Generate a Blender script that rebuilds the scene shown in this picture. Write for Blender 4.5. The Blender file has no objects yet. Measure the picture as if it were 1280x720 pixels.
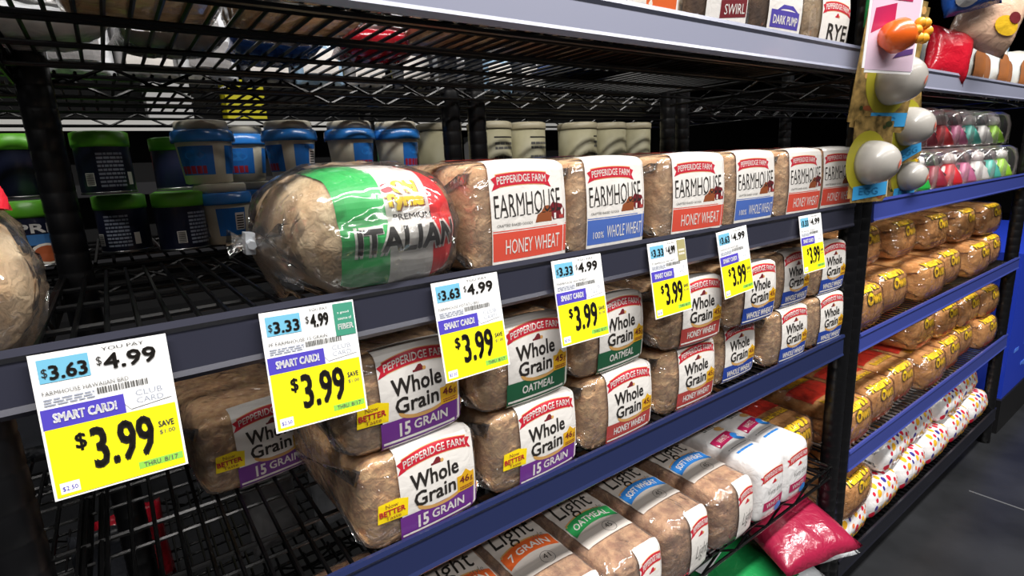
import bpy, bmesh, math, random
from mathutils import Vector, Matrix, noise
random.seed(7)
C = bpy.context.scene
COL = C.collection
PI = math.pi

# ------------------------------------------------------------------ camera, world, lights, exposure
ZC = 1.05                                   # camera height; all heights below are relative to it
cam = bpy.data.objects.new('camera', bpy.data.cameras.new('camera'))
COL.objects.link(cam)
rt = Vector((0.80436146, -0.59216207, -0.04844299))
dn = Vector((-0.16669553, -0.14666532, -0.97503943))
fw = Vector((0.57027646, 0.79235936, -0.2166827))
M = Matrix((rt, -dn, -fw)).transposed().to_4x4()
M.translation = Vector((0, -0.46, ZC))
cam.matrix_world = M
cam.data.sensor_width = 36
cam.data.lens = 682.24 / 1280 * 36
cam.data.clip_start = 0.02
C.camera = cam

world = bpy.data.worlds.new('store_ambience')
C.world = world
world.use_nodes = True
world.node_tree.nodes['Background'].inputs[0].default_value = (0.8, 0.88, 1, 1)
world.node_tree.nodes['Background'].inputs[1].default_value = 0.012

def area(name, x, y, z, sx, sy, power, rx=0.0, ry=0.0, col=(1, 0.97, 0.93)):
    l = bpy.data.lights.new(name, 'AREA')
    l.shape = 'RECTANGLE'; l.size = sx; l.size_y = sy; l.energy = power; l.color = col
    o = bpy.data.objects.new(name, l); COL.objects.link(o)
    o.location = (x, y, z + ZC); o.rotation_euler = (rx, ry, 0)
    return o
# ceiling luminaires over the aisle (behind and above the camera) and one over the next aisle
area('ceiling_lamp', 0.9, -0.85, 1.72, 4.6, 0.22, 120, rx=-0.2)
area('ceiling_lamp', 0.9, -2.3, 1.75, 5.0, 0.3, 130, rx=-0.5)
area('ceiling_lamp', 0.8, 1.7, 1.6, 4.0, 0.2, 14)

C.view_settings.view_transform = 'Standard'
C.view_settings.look = 'None'
C.view_settings.gamma = 1
C.view_settings.use_curve_mapping = False
C.view_settings.exposure = 0.75
C.cycles.transparent_max_bounces = 24

# ------------------------------------------------------------------ materials
def hexc(h):
    r = []
    for i in (0, 2, 4):
        c = int(h[i:i + 2], 16) / 255
        r.append(c / 12.92 if c <= 0.04045 else ((c + 0.055) / 1.055) ** 2.4)
    return (*r, 1)

MATS = {}
def mat(name, h, rough=0.5, metal=0.0, spec=0.5, trans=0.0, emit=None, h2=None, scale=40, bump=0.0, bscale=60, detail=4, coat=0.0, stretch=None):
    if name in MATS: return MATS[name]
    m = bpy.data.materials.new(name); m.use_nodes = True
    nt = m.node_tree; b = nt.nodes['Principled BSDF']
    b.inputs['Base Color'].default_value = hexc(h)
    b.inputs['Roughness'].default_value = rough
    b.inputs['Metallic'].default_value = metal
    b.inputs['Specular IOR Level'].default_value = spec
    b.inputs['Coat Weight'].default_value = coat
    if coat: b.inputs['Coat Roughness'].default_value = 0.12
    b.inputs['Transmission Weight'].default_value = trans
    if emit:
        b.inputs['Emission Color'].default_value = hexc(h); b.inputs['Emission Strength'].default_value = emit
    tc = nt.nodes.new('ShaderNodeTexCoord')
    src = tc.outputs['Object']
    if stretch:
        mp = nt.nodes.new('ShaderNodeMapping'); mp.inputs['Scale'].default_value = stretch
        nt.links.new(src, mp.inputs['Vector']); src = mp.outputs['Vector']
    if h2:
        n = nt.nodes.new('ShaderNodeTexNoise'); n.inputs['Scale'].default_value = scale; n.inputs['Detail'].default_value = detail
        nt.links.new(src, n.inputs['Vector'])
        r = nt.nodes.new('ShaderNodeValToRGB')
        r.color_ramp.elements[0].position = 0.36; r.color_ramp.elements[1].position = 0.64
        r.color_ramp.elements[0].color = hexc(h); r.color_ramp.elements[1].color = hexc(h2)
        nt.links.new(n.outputs['Fac'], r.inputs['Fac']); nt.links.new(r.outputs['Color'], b.inputs['Base Color'])
    if bump:
        n = nt.nodes.new('ShaderNodeTexNoise'); n.inputs['Scale'].default_value = bscale; n.inputs['Detail'].default_value = 3
        n.inputs['Distortion'].default_value = 0.8
        nt.links.new(src, n.inputs['Vector'])
        bp = nt.nodes.new('ShaderNodeBump'); bp.inputs['Strength'].default_value = bump; bp.inputs['Distance'].default_value = 0.01
        nt.links.new(n.outputs['Fac'], bp.inputs['Height']); nt.links.new(bp.outputs['Normal'], b.inputs['Normal'])
        if coat: nt.links.new(bp.outputs['Normal'], b.inputs['Coat Normal'])
    MATS[name] = m
    return m

def film_mat(name, tint='ffffff', lo=0.07, hi=0.62, rough=0.1, haze=0.05, strength=0.5, scale=38):
    """thin clear plastic: transparent, with crinkled glossy reflections and a little haze"""
    if name in MATS: return MATS[name]
    m = bpy.data.materials.new(name); m.use_nodes = True
    nt = m.node_tree; nt.nodes.clear(); N = nt.nodes.new; L = nt.links.new
    out = N('ShaderNodeOutputMaterial'); tr = N('ShaderNodeBsdfTransparent'); gl = N('ShaderNodeBsdfGlossy'); df = N('ShaderNodeBsdfDiffuse')
    tr.inputs[0].default_value = hexc(tint); gl.inputs['Roughness'].default_value = rough
    gl.inputs[0].default_value = (1, 1, 1, 1); df.inputs[0].default_value = (0.8, 0.8, 0.82, 1)
    tc = N('ShaderNodeTexCoord'); mp = N('ShaderNodeMapping'); mp.inputs['Scale'].default_value = (1, 0.55, 1.1)
    oi = N('ShaderNodeObjectInfo'); ad = N('ShaderNodeVectorMath'); ad.operation = 'ADD'
    sc = N('ShaderNodeVectorMath'); sc.operation = 'SCALE'; sc.inputs['Scale'].default_value = 7.0
    L(oi.outputs['Location'], sc.inputs[0])
    L(tc.outputs['Object'], ad.inputs[0]); L(sc.outputs[0], ad.inputs[1]); L(ad.outputs[0], mp.inputs['Vector'])
    n1 = N('ShaderNodeTexNoise'); n1.noise_type = 'RIDGED_MULTIFRACTAL'; n1.inputs['Scale'].default_value = scale
    n1.inputs['Detail'].default_value = 2.5; n1.inputs['Distortion'].default_value = 0.6
    L(mp.outputs[0], n1.inputs['Vector'])
    n2 = N('ShaderNodeTexNoise'); n2.inputs['Scale'].default_value = scale * 0.45; n2.inputs['Distortion'].default_value = 1.2
    L(mp.outputs[0], n2.inputs['Vector'])
    mx = N('ShaderNodeMath'); mx.operation = 'MULTIPLY_ADD'; mx.inputs[1].default_value = 0.5
    L(n1.outputs['Fac'], mx.inputs[0]); L(n2.outputs['Fac'], mx.inputs[2])
    bp = N('ShaderNodeBump'); bp.inputs['Strength'].default_value = strength; bp.inputs['Distance'].default_value = 0.012
    L(mx.outputs[0], bp.inputs['Height'])
    L(bp.outputs[0], gl.inputs['Normal'])
    lw = N('ShaderNodeLayerWeight'); lw.inputs['Blend'].default_value = 0.25
    L(bp.outputs[0], lw.inputs['Normal'])
    mr = N('ShaderNodeMapRange'); mr.inputs['To Min'].default_value = lo; mr.inputs['To Max'].default_value = hi
    L(lw.outputs['Fresnel'], mr.inputs['Value'])
    m1 = N('ShaderNodeMixShader'); m1.inputs[0].default_value = haze
    L(tr.outputs[0], m1.inputs[1]); L(df.outputs[0], m1.inputs[2])
    m2 = N('ShaderNodeMixShader'); L(mr.outputs[0], m2.inputs[0]); L(m1.outputs[0], m2.inputs[1]); L(gl.outputs[0], m2.inputs[2])
    L(m2.outputs[0], out.inputs[0])
    MATS[name] = m
    return m

def bread_mat(name, a, b, grain=90, slices=True):
    """crust with grainy flecks and fine slice lines along the loaf"""
    if name in MATS: return MATS[name]
    m = mat(name, a, rough=0.75, h2=b, scale=grain, bump=0.35, bscale=130, detail=6)
    nt = m.node_tree; N = nt.nodes.new; L = nt.links.new
    bs = nt.nodes['Principled BSDF']
    ramp = [n for n in nt.nodes if n.type == 'VALTORGB'][0]
    tc = [n for n in nt.nodes if n.type == 'TEX_COORD'][0]
    w = N('ShaderNodeTexWave'); w.bands_direction = 'Y'; w.inputs['Scale'].default_value = 12; w.inputs['Distortion'].default_value = 1.5
    w.inputs['Detail Scale'].default_value = 6
    L(tc.outputs['Object'], w.inputs['Vector'])
    big = N('ShaderNodeTexNoise'); big.inputs['Scale'].default_value = 14; L(tc.outputs['Object'], big.inputs['Vector'])
    oi = N('ShaderNodeObjectInfo')
    hs = N('ShaderNodeHueSaturation')
    mr = N('ShaderNodeMapRange'); mr.inputs['To Min'].default_value = 0.8; mr.inputs['To Max'].default_value = 1.15
    L(oi.outputs['Random'], mr.inputs['Value'])
    mr2 = N('ShaderNodeMapRange'); mr2.inputs['From Min'].default_value = 0.3; mr2.inputs['From Max'].default_value = 0.7
    mr2.inputs['To Min'].default_value = 0.78; mr2.inputs['To Max'].default_value = 1.2
    L(big.outputs['Fac'], mr2.inputs['Value'])
    mu = N('ShaderNodeMath'); mu.operation = 'MULTIPLY'; L(mr.outputs[0], mu.inputs[0]); L(mr2.outputs[0], mu.inputs[1])
    L(mu.outputs[0], hs.inputs['Value']); L(ramp.outputs['Color'], hs.inputs['Color']); L(hs.outputs['Color'], bs.inputs['Base Color'])
    return m

BLACK = mat('black_wire', '060607', rough=0.3, spec=0.35)
POST = mat('black_post', '0b0b0d', rough=0.32, spec=0.5)
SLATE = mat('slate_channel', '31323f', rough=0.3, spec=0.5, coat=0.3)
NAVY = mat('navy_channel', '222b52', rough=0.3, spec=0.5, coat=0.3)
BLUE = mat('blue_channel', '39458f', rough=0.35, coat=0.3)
GREY = mat('grey_sheen_channel', '8d90a4', rough=0.35, coat=0.3)  # on the bread bays' top channel this grey bakes in its lighter reflection
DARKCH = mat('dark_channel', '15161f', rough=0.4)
WHITE = mat('label_white', 'e0dcd7', rough=0.42, coat=0.35, bump=0.12, bscale=50)
PAPER = mat('paper_white', 'fbfbfb', rough=0.6)
CREAM = mat('label_cream', 'e4ddd0', rough=0.45)
GBEIGE = mat('label_greige', 'c8c0b9', rough=0.45)
RED = mat('print_red', 'b81f33', rough=0.42)
REDEDGE = mat('print_gold_edge', 'd9a26a', rough=0.42)
MAROON = mat('print_maroon', '6d2027', rough=0.42)
BARN = mat('print_barn', '8a4a2a', rough=0.45)
INK = mat('print_ink', '26221f', rough=0.5)
SOFTINK = mat('print_soft_ink', '5b5a58', rough=0.5)
PURPLE = mat('print_purple', '6a2f86', rough=0.42)
GREEN = mat('print_green', '1f5a3c', rough=0.42)
BRICK = mat('print_brick', 'a8403c', rough=0.42)
CORAL = mat('print_coral', 'd4503f', rough=0.42)
WBLUE = mat('print_blue', '26439a', rough=0.42)
FBLUE = mat('print_farm_blue', '4a69b5', rough=0.42)
YEL = mat('print_yellow', 'f4d714', rough=0.42)
GOLD = mat('print_gold', 'd6a41c', rough=0.42)
TAN = mat('print_tan', 'c89a5c', rough=0.45)
ORANGE = mat('print_orange', 'd9622b', rough=0.42)
LGREEN = mat('print_light_green', '2f9c55', rough=0.42)
LBLUE = mat('print_light_blue', '2f7fd0', rough=0.42)
MAGENTA = mat('print_magenta', 'b01f55', rough=0.42)
FLAGG = mat('print_flag_green', '2fae58', rough=0.4)
FLAGR = mat('print_flag_red', 'e02128', rough=0.4)
TAGY = mat('tag_yellow', 'f8ee08', rough=0.55)
TAGP = mat('tag_purple', '4b3fb4', rough=0.55)
TAGB = mat('tag_blue', '6fb6d4', rough=0.55)
TAGG = mat('tag_green', '8ed04e', rough=0.55)
TAGF = mat('tag_fiber_green', '3d8f76', rough=0.55)
TAGT = mat('tag_tan', 'a39b6c', rough=0.55)
NYEL = mat('print_script_yellow', 'f7d821', rough=0.42)
NDARK = mat('print_dark_green', '2c3a14', rough=0.45)
NRED = mat('print_band_red', 'd8331b', rough=0.42)
FILM = film_mat('clear_film', lo=0.07, hi=0.75, strength=1.0, haze=0.07, scale=55)
FILMC = film_mat('crinkly_film', lo=0.10, hi=0.75, haze=0.03, strength=0.7, scale=36)
FILMO = film_mat('film_orange_tint', tint='fff4e8', lo=0.10, hi=0.7, haze=0.02, strength=1.0, scale=50)
WBAG = mat('white_bag', 'e6e4e4', rough=0.25, coat=0.6, bump=0.25, bscale=45)
B_GRAIN = bread_mat('bread_wholegrain', 'bb8a5c', 'e0b884')
B_DARK = bread_mat('bread_dark_grain', '5b3c28', '8d6444')
B_FARM = bread_mat('bread_farmhouse', 'd2a070', 'eac79a', grain=30)
B_WHITE = bread_mat('bread_pale', 'd2b088', 'ecd6b4', grain=25)
B_LIGHT = bread_mat('bread_light_style', '96694a', 'c49a72', grain=70)
B_RYE = bread_mat('bread_rye', '6b4b34', '94714f', grain=40)
B_GOLD = bread_mat('bread_golden', 'c89458', 'ecc188', grain=25)

# ------------------------------------------------------------------ object helpers
def link_mesh(name, me, parent=None, loc=(0, 0, 0), rot=(0, 0, 0)):
    o = bpy.data.objects.new(name, me); COL.objects.link(o)
    o.location = loc; o.rotation_euler = rot
    if parent: o.parent = parent
    return o

def bm_mesh(name, bm, mats, smooth=False):
    me = bpy.data.meshes.new(name)
    bmesh.ops.recalc_face_normals(bm, faces=bm.faces)
    bm.to_mesh(me); bm.free()
    for m in (mats if isinstance(mats, (list, tuple)) else [mats]): me.materials.append(m)
    if smooth: me.shade_smooth()
    return me

def obj(name, bm, m, parent=None, loc=(0, 0, 0), rot=(0, 0, 0), smooth=False):
    return link_mesh(name, bm_mesh(name, bm, m, smooth), parent, loc, rot)

def tag(o, label, cat, group=None):
    o['label'] = label; o['category'] = cat
    if group: o['group'] = group
    return o

def thing(name, label, cat, loc, rot=(0, 0, 0), group=None):
    o = bpy.data.objects.new(name, None); COL.objects.link(o)
    o.empty_display_size = 0.02
    o.location = (loc[0], loc[1], loc[2] + ZC); o.rotation_euler = rot
    return tag(o, label, cat, group)

def dup(src, label, loc, rot=(0, 0, 0), group=None, scale=None):
    r = src.copy(); COL.objects.link(r)
    r.location = (loc[0], loc[1], loc[2] + ZC); r.rotation_euler = rot
    if scale: r.scale = scale
    r['label'] = label
    if group: r['group'] = group
    for ch in list(src.children):
        c = ch.copy(); COL.objects.link(c); c.parent = r
        for g in list(ch.children):
            d = g.copy(); COL.objects.link(d); d.parent = c
    return r

def structure(o):
    o['kind'] = 'structure'
    return o

def box(bm, x0, x1, y0, y1, z0, z1, mi=0):
    v = [bm.verts.new((x, y, z)) for z in (z0, z1) for y in (y0, y1) for x in (x0, x1)]
    for f in ((0, 1, 3, 2), (4, 5, 7, 6), (0, 1, 5, 4), (2, 3, 7, 6), (0, 2, 6, 4), (1, 3, 7, 5)):
        bm.faces.new([v[i] for i in f]).material_index = mi

def tube(bm, a, b, r, n=5, caps=True, mi=0):
    a = Vector(a); b = Vector(b); d = (b - a).normalized()
    u = d.orthogonal().normalized(); w = d.cross(u)
    ra = []; rb = []
    for i in range(n):
        t = 2 * PI * i / n; o = (u * math.cos(t) + w * math.sin(t)) * r
        ra.append(bm.verts.new(a + o)); rb.append(bm.verts.new(b + o))
    for i in range(n):
        bm.faces.new((ra[i], ra[(i + 1) % n], rb[(i + 1) % n], rb[i])).material_index = mi
    if caps:
        bm.faces.new(ra[::-1]).material_index = mi; bm.faces.new(rb).material_index = mi

def lathe(bm, prof, n=24, mi=0, cap=True, ripple=None):
    """prof: list of (r, z); returns nothing"""
    rings = []
    for k, (r, z) in enumerate(prof):
        ring = []
        for i in range(n):
            t = 2 * PI * i / n
            rr = r * (1 + (ripple(t, k) if ripple else 0))
            ring.append(bm.verts.new((rr * math.cos(t), rr * math.sin(t), z)))
        rings.append(ring)
    for a, b in zip(rings, rings[1:]):
        for i in range(n):
            f = bm.faces.new((a[i], a[(i + 1) % n], b[(i + 1) % n], b[i])); f.material_index = mi; f.smooth = True
    if cap:
        bm.faces.new(rings[0][::-1]).material_index = mi; bm.faces.new(rings[-1]).material_index = mi

# ------------------------------------------------------------------ printed artwork (2-D shapes mapped on surfaces)
_text = {}
def text2d(s, bold=0.0, shear=0.0, cut=True):
    k = (s, bold, shear, cut)
    if k in _text: return _text[k]
    cu = bpy.data.curves.new('lettering', 'FONT'); cu.body = s; cu.size = 1; cu.offset = bold; cu.shear = shear; cu.resolution_u = 2
    ob = bpy.data.objects.new('lettering', cu); COL.objects.link(ob)
    dg = bpy.context.evaluated_depsgraph_get(); ev = ob.evaluated_get(dg); me = ev.to_mesh()
    V = [(v.co.x, v.co.y) for v in me.vertices]; F = [tuple(p.vertices) for p in me.polygons]
    ev.to_mesh_clear(); bpy.data.objects.remove(ob); bpy.data.curves.remove(cu)
    x0 = min(v[0] for v in V); x1 = max(v[0] for v in V); y0 = min(v[1] for v in V); y1 = max(v[1] for v in V)
    V = [((x - x0) / (x1 - x0), (y - y0) / (y1 - y0)) for x, y in V]
    if cut:                                 # split the letters so that they bend with a rounded surface
        bm = bmesh.new(); vs = [bm.verts.new((x, y, 0)) for x, y in V]
        for f in F:
            try: bm.faces.new([vs[i] for i in f])
            except ValueError: pass
        nx = 2 * len(s)
        for p, n in [((0, q / 5, 0), (0, 1, 0)) for q in range(1, 5)] + [((q / nx, 0, 0), (1, 0, 0)) for q in range(1, nx)]:
            bmesh.ops.bisect_plane(bm, geom=bm.verts[:] + bm.edges[:] + bm.faces[:], plane_co=p, plane_no=n)
        bm.verts.index_update(); V = [(v.co.x, v.co.y) for v in bm.verts]; F = [tuple(v.index for v in f.verts) for f in bm.faces]; bm.free()
    _text[k] = (V, F)
    return _text[k]

class Art:
    def __init__(s): s.v = []; s.f = []; s.m = []; s.mats = []
    def mi(s, m):
        if m not in s.mats: s.mats.append(m)
        return s.mats.index(m)
    def add(s, V, F, m, lay, warp=None):
        b = len(s.v); k = s.mi(m)
        for u, t in V:
            if warp: u, t = warp(u, t)
            s.v.append((u, t, lay))
        for f in F: s.f.append([b + i for i in f]); s.m.append(k)
    def rect(s, u0, t0, u1, t1, m, lay=1, n=None, warp=None):
        nu = max(1, int(abs(u1 - u0) / 0.008)); nt = max(1, int(abs(t1 - t0) / 0.005))
        if n: nu, nt = n
        V = [(u0 + (u1 - u0) * i / nu, t0 + (t1 - t0) * j / nt) for j in range(nt + 1) for i in range(nu + 1)]
        F = [(j * (nu + 1) + i, j * (nu + 1) + i + 1, (j + 1) * (nu + 1) + i + 1, (j + 1) * (nu + 1) + i) for j in range(nt) for i in range(nu)]
        s.add(V, F, m, lay, warp)
    def poly(s, pts, m, lay=2, warp=None):
        cx = sum(p[0] for p in pts) / len(pts); cy = sum(p[1] for p in pts) / len(pts)
        V = [(cx, cy)] + list(pts); n = len(pts)
        s.add(V, [(0, 1 + i, 1 + (i + 1) % n) for i in range(n)], m, lay, warp)
    def disc(s, u, t, ru, rt_, m, lay=2, n=16, a0=0, a1=2 * PI):
        s.poly([(u + ru * math.cos(a0 + (a1 - a0) * i / n), t + rt_ * math.sin(a0 + (a1 - a0) * i / n)) for i in range(n if a1 - a0 > 6.2 else n + 1)], m, lay)
    def ring(s, u, t, r, w, m, lay=3, n=18):
        V = []; F = []
        for i in range(n):
            a = 2 * PI * i / n
            V += [(u + r * math.cos(a), t + r * math.sin(a)), (u + (r - w) * math.cos(a), t + (r - w) * math.sin(a))]
            j = (i + 1) % n
            F.append((2 * i, 2 * j, 2 * j + 1, 2 * i + 1))
        s.add(V, F, m, lay)
    def text(s, txt, u0, t0, u1, t1, m, lay=4, bold=0.02, shear=0.0, warp=None, cut=True):
        V, F = text2d(txt, min(bold, 0.0), shear, cut)
        d = max(0.0, bold) * (t1 - t0) * 1.1
        for a, b in (((0, 0), (-1, -1), (1, -1), (-1, 1), (1, 1)) if bold > 0.012 else ((0, 0),)):
            s.add([(u0 + d + (u1 - u0 - 2 * d) * x + a * d, t0 + d + (t1 - t0 - 2 * d) * y + b * d) for x, y in V], F, m, lay, warp)
    def lines(s, u0, t0, u1, t1, rows, m, lay=3, rnd=None):
        """rows of tiny illegible print as broken bars"""
        rnd = rnd or random
        h = (t1 - t0) / rows
        for r in range(rows):
            x = u0
            while x < u1:
                w = rnd.uniform(0.08, 0.25) * (u1 - u0)
                s.rect(x, t0 + h * r, min(x + w, u1), t0 + h * (r + 0.55), m, lay, n=(1, 1)); x += w + 0.03 * (u1 - u0)
    def mesh(s, name, fn, step=0.00022, dt=0.0, e0=0.0002):
        me = bpy.data.meshes.new(name)
        me.from_pydata([fn(u, t + dt, e0 + step * l) for u, t, l in s.v], [], s.f)
        for m in s.mats: me.materials.append(m)
        me.polygons.foreach_set('material_index', s.m)
        me.update()
        return me

def flat(u, t, e): return (u, -e, t)
def cyl(R): return lambda u, t, e: ((R + e) * math.sin(u / R), -(R + e) * math.cos(u / R), t)

# ------------------------------------------------------------------ loaves in bags
class Shape:
    """rounded loaf: front face at y=0 looking to -y, base at z=0; u runs across, t up the front and back over the top"""
    def __init__(s, W, H, L, r=0.014, rs=0.016, bulge=0.003, sag=0.0, dt=0.0):
        s.dt = dt
        s.W, s.H, s.L, s.r, s.rs, s.b, s.sag = W, H, L, r, rs, bulge, sag
        s.front = H - 2 * r; s.arc = PI * r / 2; s.top = L - 2 * r
        s.per = 2 * (s.front + s.top) + 4 * s.arc
        s.t_top = s.front + s.arc
    def prof(s, t):
        t = t % s.per; r, H, L = s.r, s.H, s.L
        if t < s.front:
            k = t / s.front; b = s.b * math.sin(PI * k)
            return (-b, r + t), (-1, 0)
        t -= s.front
        if t < s.arc:
            a = t / r; return (r - r * math.cos(a), H - r + r * math.sin(a)), (-math.cos(a), math.sin(a))
        t -= s.arc
        if t < s.top:
            k = t / s.top; return (r + t, H + s.b * math.sin(PI * k) + 0.0004 * math.sin(k * 57)), (0, 1)
        t -= s.top
        if t < s.arc:
            a = t / r; return (L - r + r * math.sin(a), H - r + r * math.cos(a)), (math.sin(a), math.cos(a))
        t -= s.arc
        if t < s.front: return (L, H - r - t), (1, 0)
        t -= s.front
        if t < s.arc:
            a = t / r; return (L - r + r * math.cos(a), r - r * math.sin(a)), (math.cos(a), -math.sin(a))
        t -= s.arc
        if t < s.top: return (L - r - t, 0), (0, -1)
        t -= s.top
        a = t / r; return (r - r * math.sin(a), r - r * math.cos(a)), (-math.sin(a), -math.cos(a))
    def side(s, u):
        a = abs(u) - (s.W / 2 - s.rs); k = abs(u) / (s.W / 2)
        return (s.rs - math.sqrt(max(0, s.rs ** 2 - a * a)) if a > 0 else 0) + 0.004 * k * k
    def P(s, u, t, e=0.0):
        (y, z), (ny, nz) = s.prof(t)
        d = -s.side(max(-s.W / 2, min(s.W / 2, u))) + e
        return (u, y + ny * d, z + nz * d)
    def body(s, name, e, nseg, m, amp=0.0, seed=0.0):
        nf, na, nt_, nu = nseg
        ts = [s.front * i / nf for i in range(nf)] + [s.front + s.arc * i / na for i in range(na)]
        ts += [s.t_top + s.top * i / nt_ for i in range(nt_)]
        q = s.t_top + s.top
        ts += [q + s.arc * i / na for i in range(na)] + [q + s.arc + s.front * i / 4 for i in range(4)]
        q += s.arc + s.front
        ts += [q + s.arc * i / 3 for i in range(3)] + [q + s.arc + s.top * i / 5 for i in range(5)] + [q + s.arc + s.top + s.arc * i / 3 for i in range(3)]
        us = []
        for i in range(nu + 1):
            x = -1 + 2 * i / nu
            us.append(math.sin(x * PI / 2) * s.W / 2 * 0.5 + x * s.W / 2 * 0.5)
        bm = bmesh.new(); grid = []
        for t in ts:
            row = []
            for u in us:
                p = Vector(s.P(u, t, e))
                p.x *= 1 + 2 * e / s.W
                if amp:
                    n = noise.noise(Vector((p.x * 28 + seed, p.y * 20, p.z * 28))) + 0.6 * noise.noise(Vector((p.x * 70, p.y * 40 + seed, p.z * 70)))
                    c = Vector((0, s.L / 2, s.H / 2)); d = (p - c).normalized()
                    p += d * (max(-0.3, n) * amp)
                row.append(bm.verts.new(p))
            grid.append(row)
        n = len(ts)
        for i in range(n):
            a, b = grid[i], grid[(i + 1) % n]
            for j in range(nu): bm.faces.new((a[j], a[j + 1], b[j + 1], b[j]))
        for j in (0, nu):
            ring = [grid[i][j] for i in range(n)]
            c0 = Vector((us[j] * (1 + 2 * e / s.W), s.L / 2, s.H / 2))
            inner = []
            for v in ring:
                q = c0 + (v.co - c0) * 0.55
                if amp: q.x += (1 if j else -1) * amp * 1.5 * noise.noise(Vector((q.y * 60 + seed, q.z * 60, 1)))
                inner.append(bm.verts.new(q))
            cc = bm.verts.new(c0)
            for i in range(n):
                k = (i + 1) % n
                bm.faces.new((ring[i], ring[k], inner[k], inner[i])); bm.faces.new((inner[i], inner[k], cc))
        return bm_mesh(name, bm, m, smooth=True)

_parts = {}
def loaf_parts(key, shape, bread_m, film_m, art, film_e=0.0006, amp=0.0009):
    sk = (id(shape), bread_m.name if bread_m else None, film_m.name)
    if sk not in _parts:
        br = shape.body('bread', -0.001, (5, 4, 14, 12), bread_m) if bread_m else None
        _parts[sk] = (br, shape.body('clear_bag', film_e, (10, 6, 18, 18), film_m, amp, seed=len(_parts) * 3.7))
    br, fl = _parts[sk]
    me = None
    if art:
        arts = art if isinstance(art, list) else [('printed_label', art)]
        me = [(n, a.mesh(n, shape.P, dt=shape.dt, e0=0.0002 if amp > 0.0025 else film_e + amp * 0.75 + 0.0002, step=0.00022 if amp > 0.0025 else 0.00012)) for n, a in arts]
    return br, fl, me

protos = {}
def loaf(key, shape, bread_m, film_m, art_fn, label, loc, rz=0.0, group=None, film_e=0.0006, amp=0.0009, name='bread_loaf', rx=0.0, ry=0.0):
    if key in protos:
        return dup(protos[key], label, loc, (rx, ry, rz), group)
    t = thing(name, label, 'bread', loc, (rx, ry, rz), group)
    br, fl, me = loaf_parts(key, shape, bread_m, film_m, art_fn() if art_fn else None, film_e, amp)
    if br: link_mesh('bread', br, t)
    link_mesh('clear_bag' if br else 'printed_bag', fl, t)
    for n, q in (me or []): link_mesh(n, q, t)
    protos[key] = t
    return t

def banner(a, u0, t0, u1, t1, arch, txt='PEPPERIDGE FARM', m=None, lay=3):
    uc = (u0 + u1) / 2; hw = (u1 - u0) / 2
    w = lambda u, t: (u, t + arch * (1 - ((u - uc) / hw) ** 2))
    h = t1 - t0
    a.rect(u0 - 0.0008, t0 - 0.0008, u1 + 0.0008, t1 + 0.0008, REDEDGE, lay - 1, n=(12, 5), warp=w)
    a.rect(u0, t0, u1, t1, m or RED, lay, n=(12, 5), warp=w)
    a.poly([(u0 - h * .5, t0 - h * .25), (u0 + h * .25, t0), (u0 + h * .25, t1), (u0 - h * .5, t1 - h * .3), (u0 - h * .2, t0 + h * .3)], m or RED, lay)
    a.poly([(u1 + h * .5, t0 - h * .25), (u1 - h * .25, t0), (u1 - h * .25, t1), (u1 + h * .5, t1 - h * .3), (u1 + h * .2, t0 + h * .3)], m or RED, lay)
    if txt: a.text(txt, u0 + 0.02 * hw, t0 + h * .2, u1 - 0.02 * hw, t1 - h * .18, WHITE, lay + 1, bold=0.015, warp=w)

def mill(a, u, t, s, m=MAROON, lay=3):
    """small mill emblem under the banner: roof, body and wheel"""
    a.poly([(u - s * 1.3, t), (u - s * .2, t + s * 1.1), (u + s * .5, t + s * 1.1), (u + s * 1.2, t)], m, lay)
    a.rect(u - s * 1.8, t - s * .5, u + s * .9, t, m, lay, n=(1, 1))
    a.disc(u + s * 1.3, t - s * .1, s * .5, s * .5, TAN, lay, n=8)

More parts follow.
